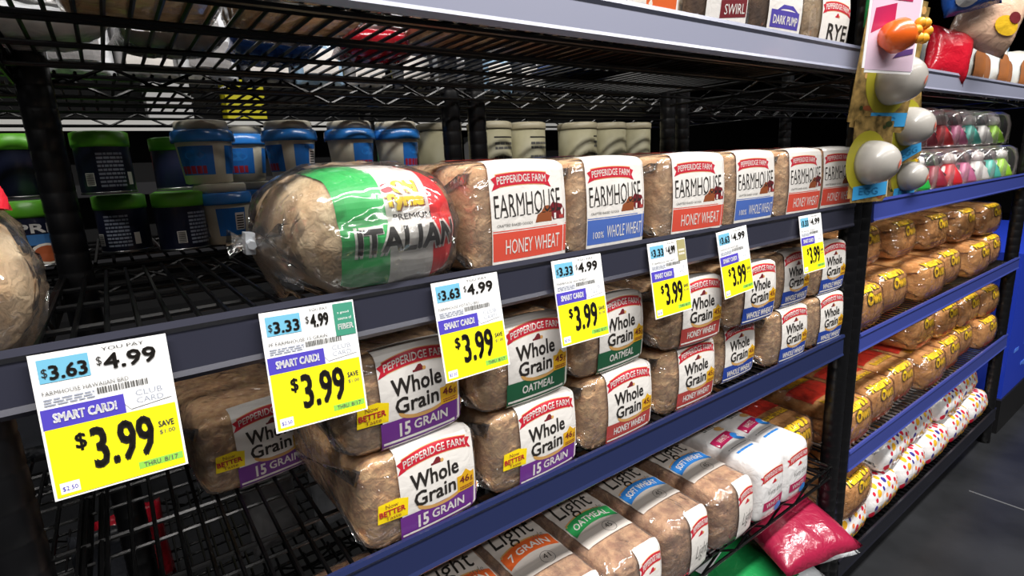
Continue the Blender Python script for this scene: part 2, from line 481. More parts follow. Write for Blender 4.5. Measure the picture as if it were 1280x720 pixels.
# whole grain loaves
S_WG = Shape(0.139, 0.098, 0.27, r=0.009, rs=0.018, bulge=0.003, dt=0.005)
def art_wg(band, txt, better=False, grams='46'):
    def f():
        a = Art()
        a.rect(-0.030, -0.012, 0.060, 0.098, WHITE, 1)
        a.rect(-0.032, -0.014, 0.062, 0.0165, band, 2)
        a.rect(-0.030, -0.0105, 0.060, -0.0095, WHITE, 3, n=(6, 1))
        if txt.startswith('15'):
            a.text('15', -0.013, -0.003, -0.001, 0.0118, WHITE, 4, 0.03); a.text('GRAIN', 0.003, 0.0, 0.043, 0.0105, WHITE, 4, 0.02)
        elif txt == 'WHOLE WHEAT':
            a.text('100%', 0.006, 0.0105, 0.022, 0.014, WHITE, 4, 0.01); a.text(txt, -0.022, -0.003, 0.050, 0.0075, WHITE, 4, 0.03)
        else:
            w = 0.032 if txt == 'HONEY WHEAT' else 0.024
            a.text(txt, 0.013 - w, 0.0, 0.013 + w, 0.010, WHITE, 4, 0.02)
        banner(a, -0.024, 0.0645, 0.050, 0.0765, 0.0045)
        mill(a, 0.014, 0.0618, 0.0042)
        a.text('Whole', -0.018, 0.0405, 0.038, 0.058, INK, 4, 0.022)
        a.text('Grain', -0.016, 0.0215, 0.033, 0.0385, INK, 4, 0.022)
        # crust coloured loaf drawing under the words
        V = []; F = []
        for i in range(13):
            g = PI + PI * i / 12
            V += [(0.015 + 0.028 * math.cos(g), 0.0225 + 0.0105 * math.sin(g)), (0.015 + 0.025 * math.cos(g), 0.0245 + 0.0085 * math.sin(g))]
        F = [(2 * i, 2 * i + 1, 2 * i + 3, 2 * i + 2) for i in range(12)]
        a.add(V, F, TAN, 3)
        # gold badge
        a.rect(0.035, 0.016, 0.0575, 0.035, GOLD, 4, n=(5, 3)); a.poly([(0.041, 0.035), (0.0525, 0.035), (0.0467, 0.0405)], GOLD, 4)
        a.text(grams, 0.038, 0.0255, 0.0505, 0.0335, MAROON, 6, 0.02); a.text('g', 0.0515, 0.024, 0.055, 0.030, MAROON, 6, 0.01)
        a.lines(0.038, 0.018, 0.055, 0.0225, 2, BARN, 6, random.Random(3))
        if better:
            a.poly([(-0.055, 0.019), (-0.024, 0.018), (-0.022, 0.037), (-0.034, 0.0405), (-0.053, 0.039)], YEL, 3)
            a.text('Now', -0.046, 0.033, -0.033, 0.0375, BARN, 5, 0.01)
            a.text('BETTER', -0.053, 0.0255, -0.026, 0.0315, RED, 5, 0.03)
            a.text('Taste', -0.047, 0.0205, -0.031, 0.0245, BARN, 5, 0.01)
        return a
    return f

S_FARM = Shape(0.133, 0.115, 0.27, r=0.010, rs=0.016, bulge=0.003, dt=0.005)
def art_farm(band, txt):
    def f():
        a = Art()
        a.rect(-0.046, -0.012, 0.060, 0.125, WHITE, 1)
        a.rect(-0.045, -0.001, 0.059, 0.0285, band, 2)
        if '%' in txt:
            a.text('100%', -0.036, 0.006, -0.019, 0.014, WHITE, 4, 0.0); a.text('WHOLE WHEAT', -0.014, 0.005, 0.050, 0.020, WHITE, 4, 0.0)
        else:
            a.text(txt, -0.030, 0.005, 0.046, 0.021, WHITE, 4, 0.012)
        a.rect(-0.045, 0.0295, 0.059, 0.0305, band, 2, n=(6, 1))
        w = lambda u, t: (u, t + 0.05 * (u + 0.046) * (t - 0.03) / 0.05 * 1.1)
        a.text('FARMHOUSE', -0.042, 0.044, 0.048, 0.0665, INK, 4, -0.004, warp=w)
        # second pass gives the capitals small serif feet
        for k in range(9):
            x = -0.040 + k * 0.0102
            for (tt) in (0.0438,):
                p = w(x, tt); a.rect(p[0] - 0.0012, p[1], p[0] + 0.0035, p[1] + 0.0009, INK, 4, n=(1, 1))
        banner(a, -0.037, 0.0745, 0.029, 0.087, 0.002)
        a.text('CRAFTED BAKED GOODS', -0.040, 0.0345, 0.006, 0.0372, SOFTINK, 4, 0.0)
        # barn drawing: red roofed house with trees
        a.poly([(0.010, 0.035), (0.013, 0.043), (0.019, 0.046), (0.024, 0.052), (0.031, 0.052), (0.034, 0.044), (0.034, 0.035)], BARN, 3)
        a.poly([(0.030, 0.049), (0.036, 0.055), (0.050, 0.052), (0.055, 0.045), (0.054, 0.036), (0.036, 0.036)], MAROON, 3)
        a.rect(0.0375, 0.0365, 0.0405, 0.043, WHITE, 5, n=(1, 1)); a.rect(0.045, 0.0365, 0.052, 0.0405, BRICK, 5, n=(1, 1))
        # print on top of the bag
        a.rect(-0.02, 0.20, 0.04, 0.24, band, 2); a.rect(-0.03, 0.16, 0.05, 0.172, RED, 2)
        return a
    return f

S_LIGHT = Shape(0.118, 0.112, 0.27, r=0.022, rs=0.02, bulge=0.003)
def art_light(m, txt, cal='45'):
    def f():
        a = Art(); T = S_LIGHT.t_top
        a.rect(-0.047, T + 0.030, 0.044, T + 0.215, GBEIGE, 1)
        k = T + 0.092
        a.text('Light', -0.040, k - 0.004, 0.032, k + 0.044, INK, 4, 0.0, shear=0.15)
        a.text('style', 0.014, k - 0.012, 0.036, k + 0.004, SOFTINK, 4, -0.01, shear=0.3)
        w = lambda u, t: (u, t + 0.010 * (1 - (u / 0.045) ** 2) - 0.10 * u * 0.0)
        q = T + 0.056
        a.rect(-0.043, q + 0.024, 0.030, q + 0.029, TAN, 3, n=(14, 3), warp=w)
        a.rect(-0.045, q, 0.042, q + 0.026, m, 4, n=(14, 8), warp=w)
        a.text(txt, -0.036, q + 0.006, 0.034, q + 0.018, WHITE, 6, 0.02, warp=w)
        a.ring(0.010, q - 0.011, 0.0115, 0.0008, SOFTINK); a.text(cal, 0.004, q - 0.013, 0.016, q - 0.004, INK, 4, 0.01)
        # end panel
        top_a = a; a = Art()
        a.rect(-0.002, -0.012, 0.052, S_LIGHT.front + 0.026, WHITE, 1)
        banner(a, 0.004, 0.058, 0.047, 0.072, 0.004); mill(a, 0.024, 0.053, 0.0042, RED)
        a.text('Light', 0.010, 0.006, 0.042, 0.036, SOFTINK, 4, -0.015, shear=0.3)
        return [('top_label', top_a), ('end_label', a)]
    return f
S_THIN = Shape(0.088, 0.122, 0.27, r=0.02, rs=0.014, bulge=0.003)
def art_thin():
    a = Art(); T = S_THIN.t_top
    k = T + 0.125
    a.text('Very', -0.034, k + 0.02, 0.012, k + 0.052, SOFTINK, 4, -0.005, shear=0.2); a.text('thin', -0.014, k - 0.012, 0.022, k + 0.016, SOFTINK, 4, -0.005, shear=0.2)
    a.disc(0.024, k - 0.018, 0.014, 0.008, TAN, 2, n=10)
    a.rect(-0.036, k - 0.058, 0.028, k - 0.034, MAGENTA, 3, warp=lambda u, t: (u, t + 0.12 * u)); a.text('WHITE', -0.024, k - 0.052, 0.008, k - 0.040, WHITE, 5, 0.01, warp=lambda u, t: (u, t + 0.12 * u))
    a.disc(0.026, k - 0.056, 0.014, 0.014, LBLUE, 4, n=14)
    a.rect(-0.034, k - 0.077, 0.022, k - 0.0755, SOFTINK, 3, n=(4, 1)); a.lines(-0.03, k - 0.094, 0.02, k - 0.085, 1, LBLUE, 3, random.Random(5))
    banner(a, -0.030, 0.066, 0.030, 0.080, 0.004); mill(a, 0.0, 0.060, 0.0042, RED)
    a.text('Very thin', -0.02, 0.036, 0.026, 0.048, SOFTINK, 4, -0.01, shear=0.25)
    a.rect(-0.030, 0.008, 0.032, 0.026, MAGENTA, 3); a.text('WHITE', -0.022, 0.012, 0.020, 0.022, WHITE, 5, 0.01)
    a.disc(0.020, 0.001, 0.012, 0.010, LBLUE, 4, n=12)
    return a

S_RYE = Shape(0.142, 0.125, 0.26, r=0.02, rs=0.022, bulge=0.004)
def art_rye(kind):
    def f():
        a = Art()
        a.rect(-0.04, -0.006, 0.048, 0.11, WHITE, 1)
        if kind == 'rye':
            banner(a, -0.032, 0.040, 0.042, 0.054, 0.004); mill(a, 0.005, 0.036, 0.004, RED)
            a.text('RYE', -0.020, 0.0, 0.042, 0.024, INK, 4, 0.02)
        elif kind == 'swirl':
            banner(a, -0.032, 0.075, 0.042, 0.089, 0.004)
            a.text('RYE', -0.026, 0.043, 0.036, 0.066, INK, 4, 0.01); a.text('& PUMPERNICKEL', -0.028, 0.031, 0.040, 0.038, SOFTINK, 4, 0.0)
            w = lambda u, t: (u, t + 0.12 * u)
            a.rect(-0.012, 0.002, 0.046, 0.024, MAROON, 3, warp=w); a.text('SWIRL', -0.004, 0.006, 0.042, 0.019, WHITE, 5, 0.01, warp=w)
        elif kind == 'dark':
            banner(a, -0.032, 0.064, 0.042, 0.078, 0.004)
            a.rect(-0.034, 0.004, 0.040, 0.028, mat('print_violet', '4a3f9c', rough=0.42), 3); a.text('DARK PUMP', -0.028, 0.009, 0.036, 0.021, WHITE, 5, 0.02)
            a.poly([(-0.02, 0.028), (-0.005, 0.036), (0.02, 0.036), (0.036, 0.028)], MATS['print_violet'], 3)
        else:
            a.rect(-0.01, -0.004, 0.044, 0.06, ORANGE, 2)
            a.poly([(-0.03, 0.0), (0.0, 0.0), (0.02, 0.05), (-0.01, 0.04)], CREAM, 3)
        return a
    return f

S_OWN = Shape(0.15, 0.098, 0.26, r=0.02, rs=0.02, bulge=0.004)
def art_own(red):
    def f():
        a = Art(); T = S_OWN.front + S_OWN.arc * 0.35
        for (d, m, l) in ((0.0016, NDARK, 3), (0, NYEL, 4)):
            a.text("Nature's", -0.060 - d, T + 0.000 - d, 0.044 + d, T + 0.024 + d, m, l, 0.06 + d * 20, shear=0.1)
            a.text('Own', -0.026 - d, T - 0.030 - d, 0.046 + d, T - 0.003 + d, m, l, 0.06 + d * 20, shear=0.1)
        if red:
            a.rect(-0.068, S_OWN.t_top + 0.055, 0.068, S_OWN.t_top + 0.12, NRED, 1)
            for (dx, dy, m, l) in ((0.0008, -0.0009, NDARK, 3), (0, 0, NYEL, 4)):
                a.text("Nature's Own", -0.05 + dx, S_OWN.t_top + 0.122 + dy, 0.05 + dx, S_OWN.t_top + 0.145 + dy, m, l, 0.05)
                a.text('Butterbread', -0.055 + dx, S_OWN.t_top + 0.030 + dy, 0.05 + dx, S_OWN.t_top + 0.048 + dy, m, l, 0.03)
            a.rect(-0.055, -0.016, 0.055, 0.002, ORANGE, 1)
        else:
            for k in range(3): a.rect(-0.06, -0.015 + 0.008 * k, 0.06, -0.0115 + 0.008 * k, mat('print_mauve', '9a6a86', rough=0.5), 1)
        return a
    return f

S_DOT = Shape(0.19, 0.092, 0.25, r=0.028, rs=0.03, bulge=0.004)
def art_dots():
    a = Art(); R = random.Random(11)
    cols = [mat('dot_red', 'c8203a', rough=0.4), mat('dot_yellow', 'eab02a', rough=0.4), mat('dot_navy', '3a2f86', rough=0.4), mat('dot_orange', 'e07a4a', rough=0.4)]
    pts = []
    for k in range(400):
        u = R.uniform(-0.075, 0.075); t = R.uniform(-0.02, S_DOT.t_top + 0.075)
        if t > S_DOT.t_top + 0.02 and R.random() < 0.45: continue
        r = R.choice((0.006, 0.008, 0.0105))
        if all((u - p[0]) ** 2 + (t - p[1]) ** 2 > (r + p[2] + 0.0015) ** 2 for p in pts):
            pts.append((u, t, r)); a.disc(u, t, r * R.uniform(.8, 1.1), r, R.choice(cols), 2, n=10)
    for k in range(6):
        u = -0.06 + 0.024 * k; a.rect(u, S_DOT.t_top + 0.11 + 0.006 * (k % 2), u + 0.009, S_DOT.t_top + 0.115 + 0.006 * (k % 2), cols[2], 2, n=(1, 1))
    return a

S_ITAL = Shape(0.160, 0.112, 0.20, r=0.040, rs=0.05, bulge=0.006)
def art_ital():
    a = Art(); top = S_ITAL.t_top + 0.06
    a.rect(-0.050, -0.03, -0.008, top, FLAGG, 1)
    a.rect(-0.008, -0.034, 0.036, top, WHITE, 1)
    a.rect(0.036, -0.03, 0.072, top, FLAGR, 1)
    a.text('PREMIUM', -0.002, 0.029, 0.036, 0.034, INK, 4, 0.015)
    a.text('ITALIAN', -0.040, -0.001, 0.066, 0.026, WHITE, 3, 0.07); a.text('ITALIAN', -0.038, 0.001, 0.064, 0.024, INK, 4, 0.035)
    for dx, m, l in ((0.0012, BARN, 3), (0, NYEL, 4)):
        a.text('Old', 0.003 + dx, 0.052 - dx, 0.027 + dx, 0.066 - dx, m, l, 0.06)
        a.text('Tyme', -0.008 + dx, 0.037 - dx, 0.031 + dx, 0.052 - dx, m, l, 0.06)
    a.disc(-0.002, 0.058, 0.006, 0.005, RED, 3, n=10)
    return a

# ------------------------------------------------------------------ room shell
bm = bmesh.new(); box(bm, -3.0, 11.0, -4.2, 4.2, -0.08, 0.0)
FLOOR = mat('floor_concrete', '1c1d1f', rough=0.35, h2='2a2b2e', scale=5, bump=0.05, bscale=20)
structure(obj('floor', bm, FLOOR))
bm = bmesh.new(); box(bm, 1.2, 5.5, -0.262, -0.258, 0.0, 0.0008); box(bm, 2.0, 2.006, -3.0, -0.05, 0, 0.0008)
structure(obj('trim_1', bm, mat('floor_joint', '55565a', rough=0.6)))
bm = bmesh.new(); box(bm, -3.0, 11.0, -4.2, 4.2, 1.98 + ZC, 2.03 + ZC)
structure(obj('ceiling', bm, mat('ceiling_dark', '1a1a1c', rough=0.8)))
WALLD = mat('wall_charcoal', '141416', rough=0.8)
bm = bmesh.new(); box(bm, -3.0, 11.0, 4.2, 4.25, 0, 3.03); structure(obj('wall_back', bm, WALLD))
bm = bmesh.new(); box(bm, 11.0, 11.05, -4.2, 4.2, 0, 3.03); structure(obj('wall_end', bm, WALLD))
bm = bmesh.new(); box(bm, 2.5, 3.6, 0.0, 0.6, 0.0, 0.13); bk = obj('baseboard_right', bm, mat('plinth_black', '08080a', rough=0.5)); structure(bk)
# blue end panel with pale brush marks
bm = bmesh.new(); box(bm, 2.52, 3.6, 0.005, 0.6, 0.13, 0.67)
panel_blue = mat('panel_blue', '1c39b4', rough=0.45, coat=0.2)
structure(obj('wall_right', bm, panel_blue))
bm = bmesh.new(); R = random.Random(4)
for k in range(26):
    z = R.uniform(0.18, 0.64); y = R.uniform(0.02, 0.5); w = R.uniform(0.03, 0.1)
    box(bm, 2.5185, 2.5195, y, y + w, z, z + R.uniform(0.008, 0.02))
    x = R.uniform(2.55, 3.3); box(bm, x, x + w, 0.0035, 0.0045, z, z + R.uniform(0.008, 0.02))
structure(obj('trim_2', bm, mat('panel_pale_print', '4f7ad8', rough=0.5)))

# ------------------------------------------------------------------ shelving
def tube_chain(bm, pts, r, n=5):
    for a, b in zip(pts, pts[1:]): tube(bm, a, b, r, n, caps=False)

def zig(bm, x0, x1, y, z0, z1, r, step=0.05):
    n = max(2, int(round((x1 - x0) / step))); pts = [(x0 + (x1 - x0) * i / n, y, z0 if i % 2 else z1) for i in range(n + 1)]
    tube_chain(bm, pts, r)
def zigy(bm, y0, y1, x, z0, z1, r, step=0.05):
    n = max(2, int(round((y1 - y0) / step))); pts = [(x, y0 + (y1 - y0) * i / n, z0 if i % 2 else z1) for i in range(n + 1)]
    tube_chain(bm, pts, r)

def post_mesh(h, r=0.0185):
    bm = bmesh.new(); prof = [(r, 0.0)]
    z = 0.03
    while z < h - 0.03:
        prof += [(r, z - 0.002), (r * 0.965, z), (r, z + 0.002)]; z += 0.0254
    prof += [(r, h - 0.004), (r * 0.7, h)]
    lathe(bm, prof, 12)
    return bm_mesh('post', bm, POST, True)
POST_ME = post_mesh(1.9)

def shelf_unit(label, x0, x1, y0, y1, levels, posts, pitch=0.0215):
    """levels: list of (z of the wire surface, channel material or None, z_bottom, z_top, cx0, cx1)"""
    u = thing('shelving_unit', label, 'shelving', ((x0 + x1) / 2, (y0 + y1) / 2, -ZC))
    ox, oy = (x0 + x1) / 2, (y0 + y1) / 2
    off = (-ox, -oy, ZC)
    for (px, py) in posts:
        link_mesh('post', POST_ME, u, (px - ox, py - oy, 0))
    for (z, cm, cz0, cz1, cx0, cx1) in levels:
        bm = bmesh.new()
        for y in (y0 + 0.004, y1 - 0.004):
            tube(bm, (x0, y, z - 0.006), (x1, y, z - 0.006), 0.0032, 6); tube(bm, (x0, y, z - 0.032), (x1, y, z - 0.032), 0.003, 6)
            zig(bm, x0, x1, y, z - 0.032, z - 0.008, 0.0022)
        for x in (x0 + 0.006, x1 - 0.006):
            tube(bm, (x, y0, z - 0.006), (x, y1, z - 0.006), 0.0032, 6); tube(bm, (x, y0, z - 0.032), (x, y1, z - 0.032), 0.003, 6)
            zigy(bm, y0, y1, x, z - 0.032, z - 0.008, 0.0022)
        n = 4
        for k in range(1, n):
            y = y0 + (y1 - y0) * k / n
            tube(bm, (x0, y, z - 0.0055), (x1, y, z - 0.0055), 0.003, 6)
            tube(bm, (x0, y, z - 0.028), (x1, y, z - 0.028), 0.0025, 6)
        s = obj('wire_shelf', bm, BLACK, u, off)
        bm = bmesh.new(); x = x0 + 0.012
        while x < x1 - 0.006:
            tube(bm, (x, y0, z - 0.0015), (x, y1, z - 0.0015), 0.0023, 5, caps=False); x += pitch
        w = obj('wire', bm, BLACK, s); w['kind'] = 'stuff'
        if cm:
            bm = bmesh.new()
            h = cz1 - cz0
            prof = [(-0.004, cz0), (-0.0075, cz0 + 0.004), (-0.0055, cz0 + 0.008), (-0.0045, cz1 - 0.009), (-0.007, cz1 - 0.005), (-0.0055, cz1), (0.0, cz1 - 0.001), (0.0, cz0)]
            A = [bm.verts.new((cx0, y0 + p[0], p[1])) for p in prof]; B = [bm.verts.new((cx1, y0 + p[0], p[1])) for p in prof]
            for i in range(len(prof)):
                j = (i + 1) % len(prof); bm.faces.new((A[i], A[j], B[j], B[i]))
            bm.faces.new(A[::-1]); bm.faces.new(B)
            obj('price_channel', bm, cm, s)
    return u

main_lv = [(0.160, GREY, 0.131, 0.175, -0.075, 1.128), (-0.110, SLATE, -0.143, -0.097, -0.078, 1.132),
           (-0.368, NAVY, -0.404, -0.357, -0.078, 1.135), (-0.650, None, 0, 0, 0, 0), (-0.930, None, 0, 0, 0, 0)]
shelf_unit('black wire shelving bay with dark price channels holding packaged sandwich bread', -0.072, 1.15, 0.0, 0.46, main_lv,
           [(-0.092, 0.014), (-0.048, 0.445), (1.164, 0.014), (1.152, 0.445)])
shelf_unit('black wire shelving bay cut off by the left edge of the photo', -1.0, -0.075, 0.0, 0.46,
           [(0.160, GREY, 0.131, 0.175, -1.0, -0.079), (-0.110, SLATE, -0.143, -0.097, -1.0, -0.082), (-0.368, NAVY, -0.404, -0.357, -1.0, -0.082)],
           [(-0.99, 0.012), (-0.99, 0.448)])
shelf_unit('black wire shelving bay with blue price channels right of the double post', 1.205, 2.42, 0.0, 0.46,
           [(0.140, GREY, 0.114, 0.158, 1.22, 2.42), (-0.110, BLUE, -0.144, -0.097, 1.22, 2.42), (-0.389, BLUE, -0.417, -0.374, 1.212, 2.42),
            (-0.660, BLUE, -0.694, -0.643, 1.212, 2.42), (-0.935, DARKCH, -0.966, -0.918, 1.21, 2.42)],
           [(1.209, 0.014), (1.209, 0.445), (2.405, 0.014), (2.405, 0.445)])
shelf_unit('dark wire shelving of the next aisle standing back to back with the bread bays', -0.62, 1.83, 0.49, 0.93,
           [(0.150, None, 0, 0, 0, 0), (-0.102, None, 0, 0, 0, 0), (-0.40, None, 0, 0, 0, 0), (-0.70, None, 0, 0, 0, 0)],
           [(-0.6, 0.5), (0.565, 0.5), (0.625, 0.5), (1.82, 0.5), (-0.6, 0.92), (0.565, 0.92), (1.82, 0.92)])

# ------------------------------------------------------------------ farmhouse row
ZF = -0.1095
fk = {'honey': art_farm(CORAL, 'HONEY WHEAT'), 'blue': art_farm(FBLUE, '100% WHOLE WHEAT')}
farm = [('honey', 0.355, 0.000, 0.02, 'farmhouse loaf, coral honey wheat band, beside the italian loaf'),
        ('blue', 0.492, 0.004, 0.01, 'farmhouse loaf with blue whole wheat band, third loaf from left on middle shelf'),
        ('honey', 0.645, -0.004, -0.10, 'farmhouse loaf with coral honey wheat band, turned slightly, between two blue-banded loaves'),
        ('blue', 0.800, 0.004, -0.04, 'farmhouse loaf with blue band, second blue one from the left on the shelf'),
        ('honey', 0.945, 0.000, -0.05, 'farmhouse loaf with coral band, second from the black post'),
        ('honey', 1.077, 0.004, -0.12, 'farmhouse loaf at the right end of its shelf against the black post')]
for k, x, y, rz, lb in farm:
    loaf('farm_' + k, S_FARM, B_FARM, FILM, fk[k], lb, (x, y + 0.003, ZF), rz, 'white label loaves on the middle shelf', amp=0.0016)

# ------------------------------------------------------------------ Italian loaves with twisted bag tails
def tail_mesh(L=0.05, seed=1.0):
    bm = bmesh.new(); rings = []
    for k in range(9):
        s = k / 8; r = [0.052, 0.05, 0.044, 0.034, 0.022, 0.010, 0.007, 0.013, 0.02][k]
        ring = []
        for i in range(20):
            a = 2 * PI * i / 20
            rr = r * (1 + 0.16 * math.sin(5 * a + seed + 2 * s) + 0.1 * noise.noise(Vector((math.cos(a) * 3, math.sin(a) * 3, s * 6 + seed))))
            ring.append(bm.verts.new((-s * L, rr * math.cos(a) * 1.25, rr * math.sin(a) * (1 if k < 6 else 0.6))))
        rings.append(ring)
    for a, b in zip(rings, rings[1:]):
        for i in range(20): bm.faces.new((a[i], a[(i + 1) % 20], b[(i + 1) % 20], b[i]))
    return bm_mesh('bag_tail', bm, FILMC, True)
TAIL = tail_mesh()
def italian(label, x, y, rz):
    t = loaf('ital', S_ITAL, B_WHITE, FILMC, art_ital, label, (x, y, ZF), rz, 'loaves in clear crinkled bags', film_e=0.004, amp=0.0045)
    if not any(c.name.startswith('bag_tail') for c in t.children):
        tl = link_mesh('bag_tail', TAIL, t, (-0.066, 0.09, 0.050), (0, 0.1, -0.1))
        bm = bmesh.new(); tube(bm, (-0.034, -0.02, 0), (-0.034, 0.02, 0.004), 0.004, 6); box(bm, -0.038, -0.030, -0.011, 0.011, -0.009, 0.01)
        obj('twist_tie', bm, mat('tie_silver', 'cfd3d8', rough=0.3, metal=0.6), tl)
    return t
italian('italian loaf with green, white and red flag label in crinkled clear bag', 0.200, -0.012, 0.04)
rl = loaf('round', S_ITAL, B_WHITE, FILMC, None, 'round clear-bagged loaf with red tail, cut off at the left photo edge', (-0.120, -0.015, ZF - 0.006), 0.15, 'loaves in clear crinkled bags', film_e=0.004, amp=0.0045)
rtm = TAIL.copy(); rtm.materials[0] = mat('tail_red', 'd22a38', rough=0.25, coat=0.5, bump=0.2)
rtl = link_mesh('bag_tail', rtm, rl, (0.048, 0.04, 0.108), (0.0, 1.75, 0.2)); rtl.scale = (1.1, 0.6, 0.5)

# ------------------------------------------------------------------ whole grain rows
ZW = -0.3665
wk = {'grain': (art_wg(PURPLE, '15 GRAIN', True), B_GRAIN), 'oat': (art_wg(GREEN, 'OATMEAL', False, '45'), B_GRAIN),
      'honey': (art_wg(BRICK, 'HONEY WHEAT', False, '45'), B_GRAIN), 'ww': (art_wg(WBLUE, 'WHOLE WHEAT', False, '45'), B_GRAIN)}
wg = [('grain', 0.104, 0.225, 0, 0.10, 'purple-banded 15 grain loaf pushed back in shadow behind the price cards'),
      ('grain', 0.214, 0.006, 0, 0.02, 'purple-banded 15 grain loaf, bottom of the leftmost front stack'),
      ('grain', 0.207, 0.014, 1, 0.04, 'purple-banded 15 grain loaf, top of the leftmost front stack'),
      ('grain', 0.362, 0.004, 0, 0.02, 'purple-banded 15 grain loaf under a green-banded oatmeal loaf'),
      ('oat', 0.353, 0.008, 1, 0.00, 'green-banded oatmeal loaf on top of a purple-banded one'),
      ('honey', 0.506, 0.006, 0, 0.00, 'brick-red-banded honey wheat loaf under a green-banded oatmeal loaf'),
      ('oat', 0.497, 0.012, 1, 0.03, 'green-banded oatmeal loaf on top of a red-banded one'),
      ('honey', 0.655, 0.008, 0, -0.02, 'honey wheat loaf underneath another red-banded honey wheat loaf'),
      ('honey', 0.652, 0.000, 1, -0.06, 'honey wheat loaf on top of another red-banded honey wheat loaf'),
      ('ww', 0.792, 0.022, 0, -0.02, 'blue-banded whole wheat loaf, bottom of the third stack from the post'),
      ('ww', 0.806, 0.000, 1, -0.05, 'blue-banded whole wheat loaf, top of the third stack from the post'),
      ('ww', 0.938, 0.006, 0, -0.04, 'blue-banded whole wheat loaf, bottom of the second stack from the post'),
      ('ww', 0.946, 0.012, 1, -0.03, 'blue-banded whole wheat loaf, top of the second stack from the post'),
      ('ww', 1.079, 0.006, 0, -0.06, 'blue-banded whole wheat loaf, bottom of the stack against the post'),
      ('ww', 1.081, 0.010, 1, -0.06, 'blue-banded whole wheat loaf, top of the stack against the post')]
for k, x, y, lev, rz, lb in wg:
    art, br = wk[k]
    loaf('wg_' + k, S_WG, br, FILM, art, lb, (x, y, ZW + 0.1005 * lev), rz, 'whole grain loaves on the double stacked shelf', amp=0.0014)

# ------------------------------------------------------------------ light style row (labels on top)
ZL = -0.6485
lk = {'seven': art_light(ORANGE, '7 GRAIN', '41'), 'oat': art_light(LGREEN, 'OATMEAL'), 'soft': art_light(LBLUE, 'SOFT WHEAT')}
light = [('seven', 0.178, 0.0, 'light loaf at far left bottom, almost hidden below the navy price channel'),
         ('seven', 0.294, 0.0, 'light loaf with orange 7 grain band, leftmost readable one'),
         ('seven', 0.402, 0.004, 'light loaf with orange 7 grain band beside the green oatmeal one'),
         ('oat', 0.516, -0.004, 'light loaf with green oatmeal band on its top label'),
         ('soft', 0.637, 0.0, 'light loaf with blue soft wheat band beside the green oatmeal one'),
         ('soft', 0.766, 0.0, 'light loaf with blue soft wheat band beside the white thin-sliced loaves')]
for k, x, y, lb in light:
    loaf('light_' + k, S_LIGHT, B_LIGHT, FILM, lk[k], lb, (x, y - 0.012, ZL), 0.0, 'light loaves on the lower wire shelf', amp=0.0016)
for x, lb in ((0.874, 'white opaque bag of very thin bread, left one of the pair'), (0.964, 'white opaque bag of very thin bread, right one of the pair')):
    loaf('thin', S_THIN, None, WBAG, art_thin, lb, (x, -0.015, ZL), 0, 'white thin bread bags', film_e=-0.0003, amp=0.0)

# ------------------------------------------------------------------ top shelf loaves
ZT = 0.1605
rye = [('plain', 0.03, 0.03, 'dark loaf on the top wire shelf, left end, seen from below'),
       ('plain', 0.18, 0.04, 'dark loaf second from left on the top wire shelf, seen from below'),
       ('plain', 0.40, 0.02, 'dark loaf on the top wire shelf above the italian loaf'),
       ('orange', 0.545, 0.012, 'top shelf loaf with an orange and cream label'),
       ('swirl', 0.695, 0.012, 'top shelf rye and swirl loaf with a maroon slanted band'),
       ('dark', 0.848, 0.014, 'top shelf dark loaf with violet label band'),
       ('rye', 1.000, 0.010, 'top shelf rye loaf with red banner nearest the hanging toys')]
rk = {'plain': None, 'orange': art_rye('orange'), 'swirl': art_rye('swirl'), 'dark': art_rye('dark'), 'rye': art_rye('rye')}
for k, x, y, lb in rye:
    loaf('rye_' + k, S_RYE, B_WHITE if k in ('rye', 'plain', 'orange') else B_RYE, FILMC, rk[k], lb, (x + 0.02, y, ZT), -0.05, 'loaves on the top shelf', film_e=0.001, amp=0.0022)

